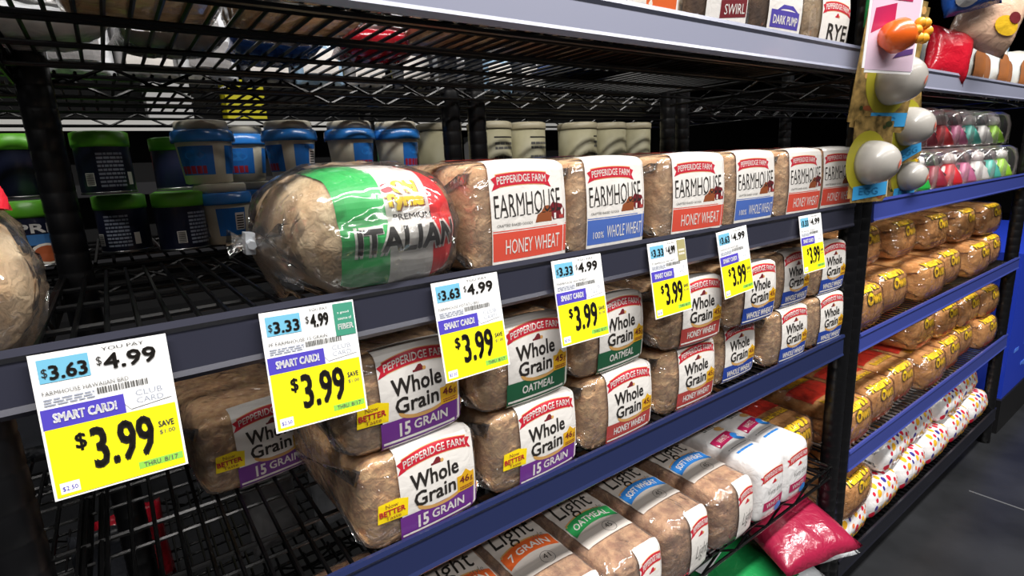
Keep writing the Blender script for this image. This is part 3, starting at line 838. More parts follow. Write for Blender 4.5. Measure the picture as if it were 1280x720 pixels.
# ------------------------------------------------------------------ price cards
TW, TH = 0.0755, 0.0965
def tag_art(small, prod, extra=None, seed=0):
    a = Art(); R = random.Random(seed)
    U = lambda x: (x - 0.5) * TW
    V = lambda y: (y - 1) * TH
    def r(x0, y0, x1, y1, m, l): a.rect(U(x0), V(y0), U(x1), V(y1), m, l, n=(1, 1))
    def t(s, x0, y0, x1, y1, m, l=4, b=0.0): a.text(s, U(x0), V(y0), U(x1), V(y1), m, l, b, cut=False)
    r(0.05, 0.80, 0.40, 0.96, TAGB, 1)
    t('$', 0.07, 0.83, 0.11, 0.90, INK); t(small, 0.12, 0.815, 0.385, 0.915, INK, b=0.03)
    e = 0.70 if extra else 0.90
    t('$', 0.45, 0.85, 0.49, 0.92, INK); t('4.99', 0.50, 0.815, e, 0.93, INK, b=0.03)
    t('YOU PAY', 0.50, 0.952, min(0.82, e), 0.978, INK)
    t(prod, 0.05, 0.715, 0.66, 0.745, SOFTINK)
    a.lines(U(0.05), V(0.645), U(0.40), V(0.70), 3, mat('tag_grey', '9aa0b0', rough=0.6), 2, R)
    x = 0.42
    while x < 0.80:
        w = R.choice((0.006, 0.01, 0.014)); r(x, 0.66, x + w, 0.705, SOFTINK, 2); x += w + R.choice((0.006, 0.01))
    r(0.015, 0.485, 0.60, 0.625, TAGP, 1); t('SMART CARD!', 0.09, 0.525, 0.54, 0.59, PAPER, b=0.035)
    a.poly([(U(0.60), V(0.55)), (U(0.64), V(0.645)), (U(0.965), V(0.645)), (U(0.965), V(0.535)), (U(0.64), V(0.505))], PAPER, 3)
    t('CLUB', 0.69, 0.59, 0.90, 0.63, MATS['tag_grey']); t('CARD', 0.69, 0.535, 0.90, 0.575, MATS['tag_grey'])
    r(0.02, 0.015, 0.98, 0.485, TAGY, 1)
    t('$', 0.205, 0.30, 0.285, 0.425, INK, b=0.02); t('3.99', 0.31, 0.145, 0.78, 0.44, INK, b=0.022)
    t('SAVE', 0.82, 0.325, 0.945, 0.37, SOFTINK, b=.02); t('$1.00', 0.82, 0.27, 0.945, 0.305, SOFTINK)
    r(0.62, 0.06, 0.97, 0.11, TAGG, 2); t('THRU', 0.66, 0.068, 0.79, 0.10, SOFTINK); t('8/17', 0.82, 0.068, 0.93, 0.10, SOFTINK)
    r(0.05, 0.035, 0.185, 0.11, PAPER, 2); t('$2.50', 0.065, 0.05, 0.17, 0.085, TAGP)
    if extra == 'fiber':
        r(0.76, 0.70, 0.985, 0.985, TAGF, 2); t('FIBER', 0.79, 0.755, 0.965, 0.805, PAPER, b=0.03); t('a good', 0.80, 0.89, 0.93, 0.915, PAPER); t('source of', 0.80, 0.84, 0.955, 0.865, PAPER)
    elif extra:
        r(0.76, 0.70, 0.985, 0.985, TAGT, 2); a.lines(U(0.79), V(0.78), U(0.95), V(0.88), 2, CREAM, 3, R)
    return a
tags = [(-0.020, '3.63', 'FARMHOUSE HAWAIIAN BRD', None, 0.02, 'nearest and largest price card, 3.63 over 3.99, at the left'),
        (0.118, '3.33', 'PF FARMHOUSE 15 GRAIN', 'fiber', 0.03, 'price card with a green fiber corner block'),
        (0.269, '3.63', 'FARMHOUSE POTATO BRD', None, 0.0, 'price card 3.63 below the gap between italian and farmhouse loaves'),
        (0.417, '3.33', 'FARMHOUSE WH WHEAT', None, 0.01, 'price card 3.33 hanging below the blue-banded farmhouse loaf'),
        (0.575, '3.33', 'PF FARMHOUSE HNY WHT', 'tan', 0.0, 'price card with a tan corner block'),
        (0.722, '3.63', 'FARMHOUSE WHITE BRD', None, -0.05, 'price card tilted on the channel, second from the right'),
        (0.953, '3.33', 'PF WHOLE WHEAT', None, 0.0, 'price card farthest right beside the black post')]
card_me = None
for i, (x, s, p, ex, ry, lb) in enumerate(tags):
    t = thing('price_card', lb, 'price tag', (x, -0.0085, -0.1035), (math.radians(-9), ry, 0.0), 'price cards on the middle shelf channel')
    if card_me is None:
        bm = bmesh.new(); nseg = 6
        f = []; b = []
        for k in range(nseg + 1):
            z = -TH * k / nseg
            f.append([bm.verts.new((-TW / 2, 0.0, z)), bm.verts.new((TW / 2, 0.0, z))]); b.append([bm.verts.new((-TW / 2, 0.0006, z)), bm.verts.new((TW / 2, 0.0006, z))])
        for k in range(nseg):
            bm.faces.new((f[k][0], f[k][1], f[k + 1][1], f[k + 1][0])); bm.faces.new((b[k][1], b[k][0], b[k + 1][0], b[k + 1][1]))
            bm.faces.new((f[k][0], f[k + 1][0], b[k + 1][0], b[k][0])); bm.faces.new((f[k + 1][1], f[k][1], b[k][1], b[k + 1][1]))
        bm.faces.new((f[0][1], f[0][0], b[0][0], b[0][1])); bm.faces.new((f[-1][0], f[-1][1], b[-1][1], b[-1][0]))
        card_me = bm_mesh('card', bm, PAPER)
    link_mesh('card', card_me, t)
    link_mesh('printed_face', tag_art(s, p, ex, i).mesh('printed_face', flat, 0.00012), t)

# ------------------------------------------------------------------ orange bread bag at the right end of the lower shelf
own_b = art_own(False); own_r = art_own(True)
loaf('own_r', S_OWN, B_GOLD, FILMO, own_r, 'orange-banded loaf on the lower wire shelf left of the post', (1.075, 0.04, ZL), 0.0, 'golden loaves with yellow script', film_e=0.0019, amp=0.0026)

# ------------------------------------------------------------------ right bay bread
ZB, ZCs, ZD = -0.3885, -0.6595, -0.9345
for i in range(6):
    x = 1.300 + 0.196 * i
    loaf('own_b', S_OWN, B_GOLD, FILMO, own_b, ['first', 'second', 'third', 'fourth', 'fifth', 'sixth'][i] + ' loaf from the left, bottom row of the upper bread shelf, right bay',
         (x, 0.012 + 0.02 * (i % 2), ZB), 0.0, 'golden loaves with yellow script', film_e=0.0019, amp=0.0026)
for i in range(5):
    x = 1.50 + 0.194 * i
    loaf('own_b', S_OWN, B_GOLD, FILMO, own_b, ['first', 'second', 'third', 'fourth', 'fifth'][i] + ' loaf from the left, top row of the upper bread shelf, right bay',
         (x, 0.10 - 0.015 * i, ZB + 0.101), 0.04 * (i % 2), 'golden loaves with yellow script', film_e=0.0019, amp=0.0026)
loaf('own_up', S_LIGHT, B_GOLD, FILMO, None, 'small loaf without print standing on a lower loaf right of the post', (1.300, 0.06, ZB + 0.101), 0.05, None, amp=0.002)
for i in range(7):
    x = 1.295 + 0.164 * i
    loaf('own_r', S_OWN, B_GOLD, FILMO, own_r, ['first', 'second', 'third', 'fourth', 'fifth', 'sixth', 'seventh'][i] + ' red-banded loaf from the left, bottom row of the orange shelf',
         (x, 0.010 + 0.012 * (i % 3), ZCs), 0.0, 'golden loaves with yellow script', film_e=0.0019, amp=0.0026)
for i in range(4):
    x = 1.80 + 0.166 * i
    loaf('own_r', S_OWN, B_GOLD, FILMO, own_r, ['first', 'second', 'third', 'fourth'][i] + ' red-banded loaf from the left, top row of the orange shelf',
         (x, 0.05 - 0.01 * i, ZCs + 0.101), 0.0, 'golden loaves with yellow script', film_e=0.0019, amp=0.0026)
names = ['first', 'second', 'third', 'fourth', 'fifth', 'sixth']
for i in range(6):
    loaf('dots', S_DOT, None, WBAG, art_dots, names[i] + ' white bag with coloured dots from the left, bottom layer of the lowest shelf',
         (1.315 + 0.196 * i, 0.01, ZD), 0, 'white dotted bread bags', film_e=0.0, amp=0.0)
for i, x in enumerate((1.60, 1.80, 2.03, 2.23)):
    loaf('dots', S_DOT, None, WBAG, art_dots, names[i] + ' white bag with coloured dots from the left, top layer of the lowest shelf',
         (x, 0.02 + 0.01 * (i % 2), ZD + 0.095), 0.03 * (1 - i % 3), 'white dotted bread bags', film_e=0.0, amp=0.0)
loaf('own_b', S_OWN, B_GOLD, FILMO, own_b, 'golden loaf resting on a white dotted bag beside the post', (1.315, 0.0, ZD + 0.095), 0.05, 'golden loaves with yellow script', film_e=0.0019, amp=0.0026)

# ------------------------------------------------------------------ pillow bags
def pillow(W, H, D, m, seed, nx=16, ny=12, seal=0.06, amp=0.004):
    """pillow pouch, upright in xz, front towards -y, base at z=0"""
    bm = bmesh.new(); G = {}
    for s in (-1, 1):
        for i in range(nx + 1):
            for j in range(ny + 1):
                x = -1 + 2 * i / nx; z = -1 + 2 * j / ny
                e = max(0, (1 - abs(x) ** 3)) ** 0.5 * max(0, (1 - (abs(z) / (1 - seal)) ** 3) if abs(z) < 1 - seal else 0) ** 0.5
                edge = i in (0, nx) or j in (0, ny)
                if edge and s == 1: G[s, i, j] = G[-1, i, j]; continue
                d = s * D / 2 * e + amp * e * noise.noise(Vector((x * 3 + seed, z * 3, s * 2.0)))
                w = W / 2 * (1 - 0.06 * (1 - abs(z)) )
                G[s, i, j] = bm.verts.new((x * w, d + (0.0006 * s if not edge else 0), (z + 1) / 2 * H + amp * noise.noise(Vector((x * 2, z * 4 + seed, 5)))))
    for s in (-1, 1):
        for i in range(nx):
            for j in range(ny):
                q = [G[s, i, j], G[s, i + 1, j], G[s, i + 1, j + 1], G[s, i, j + 1]]
                q = list(dict.fromkeys(q))
                try: bm.faces.new(q if s < 0 else q[::-1])
                except ValueError: pass
    return bm_mesh('pouch', bm, m, True)

def pouch(name, label, cat, loc, rot, W, H, D, m, seed, prints=(), group=None):
    t = thing(name, label, cat, loc, rot, group)
    link_mesh('pouch', pillow(W, H, D, m, seed), t)
    if prints:
        a = Art()
        for p in prints: getattr(a, p[0])(*p[1:])
        def fn(u, z, e):
            x = max(-.99, min(.99, 2 * u / W)); zz = max(-.93, min(.93, 2 * z / H - 1))
            k = max(0, (1 - abs(x) ** 3)) ** 0.5 * max(0, (1 - (abs(zz) / 0.94) ** 3)) ** 0.5
            return (u, -D / 2 * k - 0.003 - e * 3, z)
        link_mesh('printed_label', a.mesh('printed_label', fn), t)
    return t

PINK = mat('bag_pink', '98203f', rough=0.25, coat=0.5, bump=0.3, bscale=40)
BAGG = mat('bag_green', '1f8a4a', rough=0.25, coat=0.5, bump=0.3, bscale=40)
BAGW = mat('bag_white', 'dfe2e6', rough=0.25, coat=0.5, bump=0.3, bscale=40)
BAGR = mat('bag_red', 'c0182c', rough=0.25, coat=0.5, bump=0.3, bscale=40)
BAGD = mat('bag_dark', '3a3c42', rough=0.25, coat=0.5, bump=0.3, bscale=40)
BAGGR = mat('bag_grey', '8c8a8a', rough=0.25, coat=0.5, bump=0.3, bscale=40)
BAGB = mat('bag_pale_blue', '9fc0dc', rough=0.25, coat=0.5, bump=0.3, bscale=40)
BAGBL = mat('bag_blue', '2456b0', rough=0.25, coat=0.5, bump=0.3, bscale=40)
BAGPU = mat('bag_lilac', '8f86c0', rough=0.25, coat=0.5, bump=0.3, bscale=40)
BAGY = mat('bag_yellow', 'e0b52c', rough=0.25, coat=0.5, bump=0.3, bscale=40)

lay = math.radians(-90)
pouch('bread_pouch', 'white pouch with green panel on the lowest shelf left of the post', 'bread', (1.02, 0.0, -0.90), (lay + 0.12, 0, -0.25), 0.20, 0.24, 0.06, BAGW, 3.0,
      [('rect', -0.09, 0.02, 0.03, 0.10, BAGG, 1)])
pouch('bread_pouch', 'green pouch sticking out under the pink one, lowest shelf', 'bread', (0.95, -0.02, -0.843), (lay + 0.10, 0, 0.2), 0.19, 0.22, 0.05, BAGG, 5.0,
      [('rect', -0.09, 0.13, 0.09, 0.20, BAGW, 1)])
pouch('bread_pouch', 'white pouch with lilac stripe below the pink one, lowest shelf', 'bread', (1.09, -0.03, -0.84), (lay + 0.05, 0, -0.35), 0.17, 0.24, 0.05, BAGW, 6.0,
      [('rect', -0.08, 0.02, 0.08, 0.06, BAGPU, 1)])
pouch('bread_pouch', 'pink pouch lying on top of the pile on the lowest shelf', 'bread', (1.02, -0.055, -0.785), (lay + 0.22, 0, -0.25), 0.205, 0.21, 0.06, PINK, 7.0,
      [('rect', -0.09, 0.14, 0.09, 0.19, BAGGR, 1)])
pouch('bread_pouch', 'dim pouch with red print far under the light loaves', 'bread', (0.80, 0.0, -0.895), (lay + 0.1, 0, 0.2), 0.2, 0.22, 0.06, BAGGR, 8.0,
      [('rect', -0.08, 0.02, 0.04, 0.09, BAGR, 1)])

# ------------------------------------------------------------------ tubs and jars on the back shelving
ZK = -0.1005
TUBW = mat('tub_cream', 'd9d2bd', rough=0.4); TUBL = mat('tub_blue_lid', '2a78c8', rough=0.25, coat=0.4); TUBB = mat('tub_label_blue', '1f66b4', rough=0.35)
def make_tub(label, loc, rz):
    t = thing('blue_lid_tub', label, 'tub', loc, (0, 0, rz), 'blue lidded tubs on the back shelf')
    bm = bmesh.new(); lathe(bm, [(0.030, 0.0), (0.034, 0.002), (0.0405, 0.062), (0.0405, 0.068)], 28); obj('tub_body', bm, TUBW, t)
    bm = bmesh.new(); lathe(bm, [(0.0455, 0.064), (0.0465, 0.068), (0.0445, 0.080), (0.041, 0.083)], 28); obj('lid', bm, TUBL, t)
    bm = bmesh.new(); lathe(bm, [(0.039, 0.0835), (0.0385, 0.094), (0.036, 0.097)], 28); obj('cap', bm, mat('tub_cap', 'b9b3a2', rough=0.35), t)
    a = Art(); a2 = Art()
    a.rect(-0.055, 0.014, 0.0, 0.058, TUBB, 1); a2.rect(0.018, 0.014, 0.062, 0.058, TUBB, 1)
    a.rect(-0.052, 0.016, -0.012, 0.028, mat('tub_red', '9c2336', rough=0.4), 2); a.disc(-0.026, 0.044, 0.016, 0.008, TUBL, 2)
    a2.rect(0.044, 0.022, 0.06, 0.05, WHITE, 2)
    for k in range(6): a2.rect(0.046, 0.024 + 0.004 * k, 0.058, 0.026 + 0.004 * k, INK, 3, n=(2, 1))
    R0 = lambda z: 0.034 + 0.0065 * (z - 0.002) / 0.06
    for q in (a, a2): link_mesh('printed_label', q.mesh('printed_label', lambda u, z, e: ((R0(z) + e) * math.sin(u / 0.038), -(R0(z) + e) * math.cos(u / 0.038), z)), t)
    return t
tub0 = None
for i, (x, y, k, rz, lb) in enumerate([(0.152, 0.555, 0, -0.9, 'bottom tub of the leftmost blue-lidded stack'), (0.140, 0.56, 1, 0.15, 'top tub of the leftmost blue-lidded stack, label facing out'),
                                       (0.275, 0.56, 0, 0.9, 'bottom tub of the second blue-lidded stack'), (0.272, 0.555, 1, -0.6, 'top tub of the second blue-lidded stack, barcode showing'),
                                       (0.375, 0.555, 0, 1.0, 'bottom tub of the third blue-lidded stack'), (0.378, 0.55, 1, 1.2, 'top tub of the third blue-lidded stack'),
                                       (0.468, 0.56, 0, 1.4, 'bottom tub of the rightmost blue-lidded stack'), (0.472, 0.555, 1, 1.3, 'top tub of the rightmost blue-lidded stack beside the post'),
                                       (0.215, 0.66, 0, 0.2, 'bottom tub of the stack further back between two nearer stacks'), (0.213, 0.66, 1, 0.3, 'top tub of the stack further back between two nearer stacks')]):
    p = (x, y, ZK + 0.0975 * k)
    if tub0 is None: tub0 = make_tub(lb, p, rz)
    else: dup(tub0, lb, p, (0, 0, rz))

NAVYC = mat('can_navy', '161b33', rough=0.35, coat=0.3); LIME = mat('can_lime', '5cab26', rough=0.35); CANW = mat('can_pale_text', '8f97a8', rough=0.5)
STEEL = mat('can_steel', 'a8a8a8', rough=0.3, metal=1.0)
def make_jar(kind, label, loc, rz, R=0.034, H=0.088):
    t = thing('canister', label, 'can', loc, (0, 0, rz), 'navy canisters with green tops')
    bm = bmesh.new(); lathe(bm, [(R * 0.96, 0), (R, 0.002), (R, H - 0.012), (R * 0.98, H - 0.008)], 28); obj('can_body', bm, NAVYC, t)
    bm = bmesh.new(); lathe(bm, [(R * 1.03, H - 0.022), (R * 1.04, H - 0.018), (R * 1.04, H - 0.002), (R * 0.9, H)], 28); obj('lid', bm, LIME, t)
    bm = bmesh.new(); lathe(bm, [(R * 0.97, -0.0), (R * 1.02, 0.0005), (R * 1.02, 0.003), (R * 0.97, 0.004)], 28); obj('rim', bm, STEEL, t)
    a = Art(); rr = random.Random(2)
    if kind == 'front':
        a.text('PRI', -0.022, 0.046, 0.012, 0.058, WHITE, 3, 0.04); a.rect(-0.03, 0.03, 0.03, 0.044, mat('can_sky', '3f76b0', rough=0.4), 1)
        a.disc(0.004, 0.018, 0.018, 0.014, CREAM, 2); a.disc(0.004, 0.018, 0.014, 0.011, mat('can_food', 'a5522c', rough=0.5), 3)
    else:
        a.lines(-0.012, 0.010, 0.020, 0.06, 9, CANW, 2, rr); a.rect(0.024, 0.012, 0.032, 0.030, WHITE, 2)
        a.rect(-0.03, 0.012, -0.018, 0.03, WHITE, 2)
        for k in range(8): a.rect(-0.029, 0.0135 + 0.002 * k, -0.019, 0.0145 + 0.002 * k, INK, 3, n=(2, 1))
    link_mesh('printed_label', a.mesh('printed_label', cyl(R + 0.0002)), t)
    return t
j0 = make_jar('back', 'navy canister with bright green lid, top of a stack right of the post', (0.006, 0.555, ZK + 0.0905), 0.1)
dup(j0, 'navy green-lid canister, nearest bottom one showing a barcode', (0.088, 0.535, ZK), (0, 0, 0.55))
dup(j0, 'navy green-lid canister in shadow under the top one', (0.015, 0.60, ZK), (0, 0, -0.4))
dup(j0, 'navy canister far back in shadow left of the tubs, bottom', (0.10, 0.68, ZK), (0, 0, 2.2))
dup(j0, 'navy canister far back in shadow left of the tubs, top', (0.108, 0.69, ZK + 0.0905), (0, 0, 2.4))
j1 = make_jar('front', 'canister with meal picture, cut by the post at the left', (-0.082, 0.52, ZK), 0.1)
dup(j0, 'navy green-lid canister left of the post, top of a stack', (-0.09, 0.60, ZK + 0.0905), (0, 0, 1.9))

BEIGE = mat('canister_beige', '8f8a6e', rough=0.5, h2='a09a7c', scale=12)
def make_beige(label, loc, rz):
    t = thing('beige_canister', label, 'can', loc, (0, 0, rz), 'plain beige canisters on the back shelf'); R = 0.05
    bm = bmesh.new(); lathe(bm, [(R, 0), (R, 0.19)], 28); obj('canister_body', bm, BEIGE, t)
    bm = bmesh.new(); lathe(bm, [(R * 1.03, 0.185), (R * 1.04, 0.188), (R * 1.04, 0.199), (R * .9, 0.202)], 28); obj('lid', bm, mat('canister_lid', 'a39a80', rough=0.45), t)
    a = Art(); a.rect(-0.03, 0.165, 0.03, 0.168, INK, 1); a.lines(-0.028, 0.14, 0.028, 0.16, 2, SOFTINK, 1, random.Random(1)); a.lines(-0.03, 0.05, 0.03, 0.13, 7, SOFTINK, 1, random.Random(6))
    link_mesh('printed_label', a.mesh('printed_label', cyl(R)), t)
    return t
b0 = make_beige('beige canister, first from left of the row behind the farmhouse loaves', (0.735, 0.62, ZK), 0.2)
for i, (x, y) in enumerate(((0.845, 0.63), (0.625, 0.66), (1.01, 0.62), (1.12, 0.62), (1.22, 0.62))):
    dup(b0, ['beige canister, second from left of the row behind the farmhouse loaves', 'beige canister half hidden behind the double back posts', 'beige canister right of the gap in the row',
             'beige canister fourth in the row behind the farmhouse loaves', 'beige canister at the right end of the row'][i], (x, y, ZK), (0, 0, 0.2 + 0.3 * i))

# pouches on the back shelving top and the rear of the top shelf
R = random.Random(21)
top_bags = [(0.00, 0.56, BAGW, 'white'), (0.085, 0.57, BAGGR, 'grey'), (0.165, 0.56, BAGW, 'white'), (0.255, 0.57, BAGD, 'charcoal'), (0.34, 0.56, BAGB, 'pale blue'), (0.43, 0.57, BAGGR, 'grey'),
            (0.52, 0.56, BAGD, 'charcoal'), (0.62, 0.57, BAGW, 'white'), (0.72, 0.56, BAGB, 'pale blue'), (0.82, 0.57, BAGD, 'charcoal')]
ordn = ['first', 'second', 'third', 'fourth', 'fifth', 'sixth', 'seventh', 'eighth', 'ninth', 'tenth']
for i, (x, y, m, c) in enumerate(top_bags):
    pouch('snack_pouch', '%s snack pouch, %s from left in the row seen up through the wires' % (c, ordn[i]), 'snack bag', (x, y, 0.151), (-0.15, 0, R.uniform(-.2, .2)), 0.085, 0.15, 0.05, m, i * 1.3,
          [('rect', -0.03, 0.02, 0.03, 0.06, WHITE if m is not BAGW else BAGGR, 1), ('rect', -0.02, 0.08, 0.02, 0.11, BAGGR, 1)], 'snack pouches on the back top shelf')
mid = [(0.33, 0.20, BAGR, 'red'), (0.22, 0.27, BAGBL, 'blue'), (0.10, 0.25, BAGGR, 'grey'), (0.74, 0.22, BAGBL, 'deep blue'), (-0.02, 0.25, BAGW, 'white')]
for x, y, m, c in mid:
    pouch('snack_pouch', c + ' pouch lying behind the loaves on the top wire shelf', 'snack bag', (x, y + 0.07, 0.178), (lay, 0, R.uniform(-.3, .3)), 0.12, 0.14, 0.035, m, x * 9,
          [('rect', -0.04, 0.03, 0.04, 0.07, WHITE, 1)], 'pouches lying on the top shelf')
# shadowed pouches below, on the back shelving
low = [(-0.16, 0.58, -0.40, BAGD, 'dim soot-grey'), (0.12, 0.66, -0.40, BAGD, 'dim slate'), (0.24, 0.58, -0.40, BAGD, 'charcoal'), (0.36, 0.60, -0.40, BAGBL, 'dim blue'), (-0.06, 0.62, -0.70, BAGR, 'dark red'), (0.16, 0.58, -0.70, BAGGR, 'dark grey'),
       (0.28, 0.58, -0.70, BAGW, 'shaded white'), (-0.1, 0.58, -0.70, BAGD, 'black')]
for x, y, z, m, c in low:
    pouch('snack_pouch', '%s pouch in deep shadow on the %s back shelf' % (c, 'lower' if z < -.6 else 'middle'), 'snack bag', (x, y, z + 0.001), (-0.1, 0, R.uniform(-.3, .3)), 0.10, 0.15, 0.05, m, x * 7 + z,
          [('rect', -0.03, 0.03, 0.03, 0.08, BAGB if m is BAGBL else m, 1)], 'shadowed pouches on the back shelving')

# ------------------------------------------------------------------ far side of the next aisle
u = thing('far_shelf', 'distant shelf with pale price strips glimpsed through the wire shelving', 'shelving', (0.9, 2.5, -ZC))
bm = bmesh.new(); box(bm, -2.4, 2.6, 0.25, 0.28, 0, 2.2); obj('back_panel', bm, mat('far_panel', '1a1a1c', rough=0.7), u, (-0.2, 0, 0))
for z in (0.27, -0.60, -0.30, 0.00, 0.62):
    bm = bmesh.new(); box(bm, -2.4, 2.6, -0.02, 0.25, z - 0.02 + ZC, z + ZC); s = obj('shelf_board', bm, mat('far_board', '2a2a2c', rough=0.6), u, (-0.2, 0, 0))
    bm = bmesh.new(); box(bm, -2.4, 2.6, -0.03, -0.021, z - 0.04 + ZC, z + 0.012 + ZC); obj('price_strip', bm, mat('far_strip', 'f4f4f0', rough=0.5) if z == 0.27 else mat('far_strip_dark', '26262a', rough=0.5), s)
FB = [mat('far_yellow', 'e6dc1c', rough=0.5), mat('far_red', 'b02a2a', rough=0.5), mat('far_white', 'e0e0e0', rough=0.5), mat('far_brown', '6a4a34', rough=0.5), mat('far_green', '1e6a34', rough=0.5), mat('far_blue', '2f5fb0', rough=0.5)]
for x, z, mi, c in ((0.62, 0.27, 0, 'yellow'), (0.30, 0.27, 2, 'white'), (-0.3, 0.0, 1, 'red'), (1.35, 0.0, 4, 'green'), (2.0, 0.0, 2, 'off-white'), (1.0, -0.3, 3, 'brown')):
    bm = bmesh.new(); box(bm, -0.09, 0.09, 0, 0.12, 0, 0.2); bmesh.ops.bevel(bm, geom=bm.edges[:], offset=0.004, segments=1, affect='EDGES')
    o = obj('carton', bm, FB[mi], None, (x, 2.53, z + ZC + 0.0005)); tag(o, c + ' carton far behind on the next aisle shelf, glimpsed through gaps', 'box', 'cartons on the far shelf')

# ------------------------------------------------------------------ right bay: toy packs, parcels
CLEARP = film_mat('clear_blister', lo=0.04, hi=0.5, haze=0.02, strength=0.3, scale=25)
HEADC = mat('toy_head', 'e6e0dc', rough=0.4); HAIRD = mat('toy_dark', '3a3034', rough=0.5)
def toy_pack(label, loc, rz, m, m2, seed):
    t = thing('toy_pack', label, 'toy', loc, (0, 0, rz), 'small toy figures in clear packs')
    bm = bmesh.new(); lathe(bm, [(0.030, 0.004), (0.031, 0.010), (0.024, 0.028), (0.013, 0.046), (0.010, 0.050)], 16); f = obj('figure', bm, m, t)
    bm = bmesh.new(); lathe(bm, [(0.002, 0.047), (0.013, 0.052), (0.016, 0.060), (0.013, 0.069), (0.003, 0.073)], 16); obj('head', bm, m2, f)
    bm = bmesh.new(); tube(bm, (-0.012, 0, 0.042), (-0.030, -0.006, 0.026), 0.005, 7); tube(bm, (0.012, 0, 0.042), (0.030, -0.006, 0.026), 0.005, 7); obj('arms', bm, m2, f)
    bm = bmesh.new(); box(bm, -0.055, 0.055, 0.034, 0.036, 0.0, 0.085); obj('backing_card', bm, mat('toy_card', 'c9b8b4', rough=0.5, h2='a88f96', scale=25), t)
    bm = bmesh.new(); lathe(bm, [(0.046, 0.001), (0.047, 0.05), (0.040, 0.074), (0.02, 0.084)], 20); b = obj('blister', bm, CLEARP, t)
    b.scale = (1.1, 0.75, 1)
    t.scale = (1.15, 1.15, 1.2)
    return t
TOYC = {'green': mat('toy_green', '1fa04a', rough=0.35), 'bright green': mat('toy_bright_green', '2ec84e', rough=0.35), 'wine red': mat('toy_wine', '9c1f38', rough=0.35), 'red': mat('toy_red', 'd8222e', rough=0.35),
        'pink': mat('toy_pink', 'c86a94', rough=0.35), 'teal': mat('toy_teal', '4fb8a8', rough=0.35), 'lime': mat('toy_lime', '9ad02c', rough=0.35), 'white': mat('toy_white', 'dcd8d4', rough=0.35)}
low_c = ['green', 'bright green', 'wine red', 'red', 'pink', 'white', 'teal', 'lime']
up_c = ['white', 'green', 'wine red', 'red', 'pink', 'teal', 'white', 'lime']
for r_, seqc in enumerate((low_c, up_c)):
    for k, c in enumerate(seqc):
        toy_pack('%s toy figure pack, %s from left, %s row above the blue channel' % (c, ordn[k], 'upper' if r_ else 'lower'), (1.50 + 0.118 * k, 0.062 + (0.03 if r_ else 0), -0.1095 + 0.104 * r_), -0.35, TOYC[c], HEADC if k % 2 else HAIRD, k)
# parcels with arched windows on the grey shelf
PARC = mat('parcel_pale', 'cfdde4', rough=0.3, coat=0.4, h2='e6dccb', scale=9); WIN = mat('parcel_window', '8a5a3c', rough=0.35, h2='a8683a', scale=14)
for k, x in enumerate((1.80, 2.01, 2.22)):
    pouch('pastry_parcel', ['pale pouch with arched brown windows, left one on grey shelf', 'pale pouch with arched brown windows, middle one on grey shelf', 'pale pouch with arched brown windows, right one on grey shelf'][k], 'pastry',
          (x, 0.06, 0.141), (-0.08, 0, -0.35), 0.20, 0.125, 0.07, PARC, 30 + k, [('rect', -0.058, 0.012, -0.012, 0.066, WIN, 1), ('disc', -0.035, 0.066, 0.023, 0.026, WIN, 1), ('rect', 0.022, 0.012, 0.068, 0.066, WIN, 1), ('disc', 0.045, 0.066, 0.023, 0.026, WIN, 1)], 'pale window pouches on the grey shelf')
pouch('snack_pouch', 'pale blue pointed pouch standing behind the window pouches', 'snack bag', (2.30, 0.14, 0.141), (0, 0.1, -0.5), 0.16, 0.26, 0.06, BAGB, 40)
pouch('snack_pouch', 'crimson pouch on the left end of the grey shelf', 'snack bag', (1.60, 0.02, 0.141), (-0.1, 0.2, -0.5), 0.11, 0.12, 0.05, BAGR, 41)
pouch('snack_pouch', 'clear pouch with yellow crackers above the crimson pouch', 'snack bag', (1.68, -0.01, 0.215), (0, 0.35, -0.6), 0.15, 0.13, 0.07, mat('bag_peach', 'd9b49a', rough=0.25, coat=0.5, bump=0.3), 42,
      [('disc', 0.02, 0.05, 0.03, 0.02, BAGY, 1), ('disc', 0.03, 0.07, 0.015, 0.012, MAROON, 2)])
pouch('snack_pouch', 'blue topped clear pouch hanging highest at the upper right', 'snack bag', (1.60, -0.02, 0.285), (0, -0.2, -0.6), 0.13, 0.13, 0.06, BAGBL, 43, [('disc', -0.03, 0.03, 0.025, 0.02, BAGGR, 1)])

# ------------------------------------------------------------------ hanging toy cards on a clip strip at the post
JUNGLE = mat('card_jungle', '54431f', rough=0.4, h2='a88a50', scale=55, coat=0.3, detail=6)
MOSS = mat('card_moss', 'a0982a', rough=0.4); EGG = mat('egg_white', 'aaa6a0', rough=0.3, coat=0.5); SPOT = mat('egg_spot', 'e0725c', rough=0.4); STRIPB = mat('card_blue', '3fa0dc', rough=0.4)
t = thing('clip_strip', 'thin clear hanging strip at the double post holding toy cards', 'display strip', (1.19, -0.030, -0.09))
bm = bmesh.new(); box(bm, -0.012, 0.012, -0.001, 0.001, 0.0, 0.46); obj('strip', bm, mat('strip_plastic', 'c4c0a8', rough=0.3), t)
for k in range(5):
    bm = bmesh.new(); tube(bm, (0, -0.001, 0.06 + 0.09 * k), (0, -0.014, 0.066 + 0.09 * k), 0.002, 6); obj('hook', bm, STEEL, t)
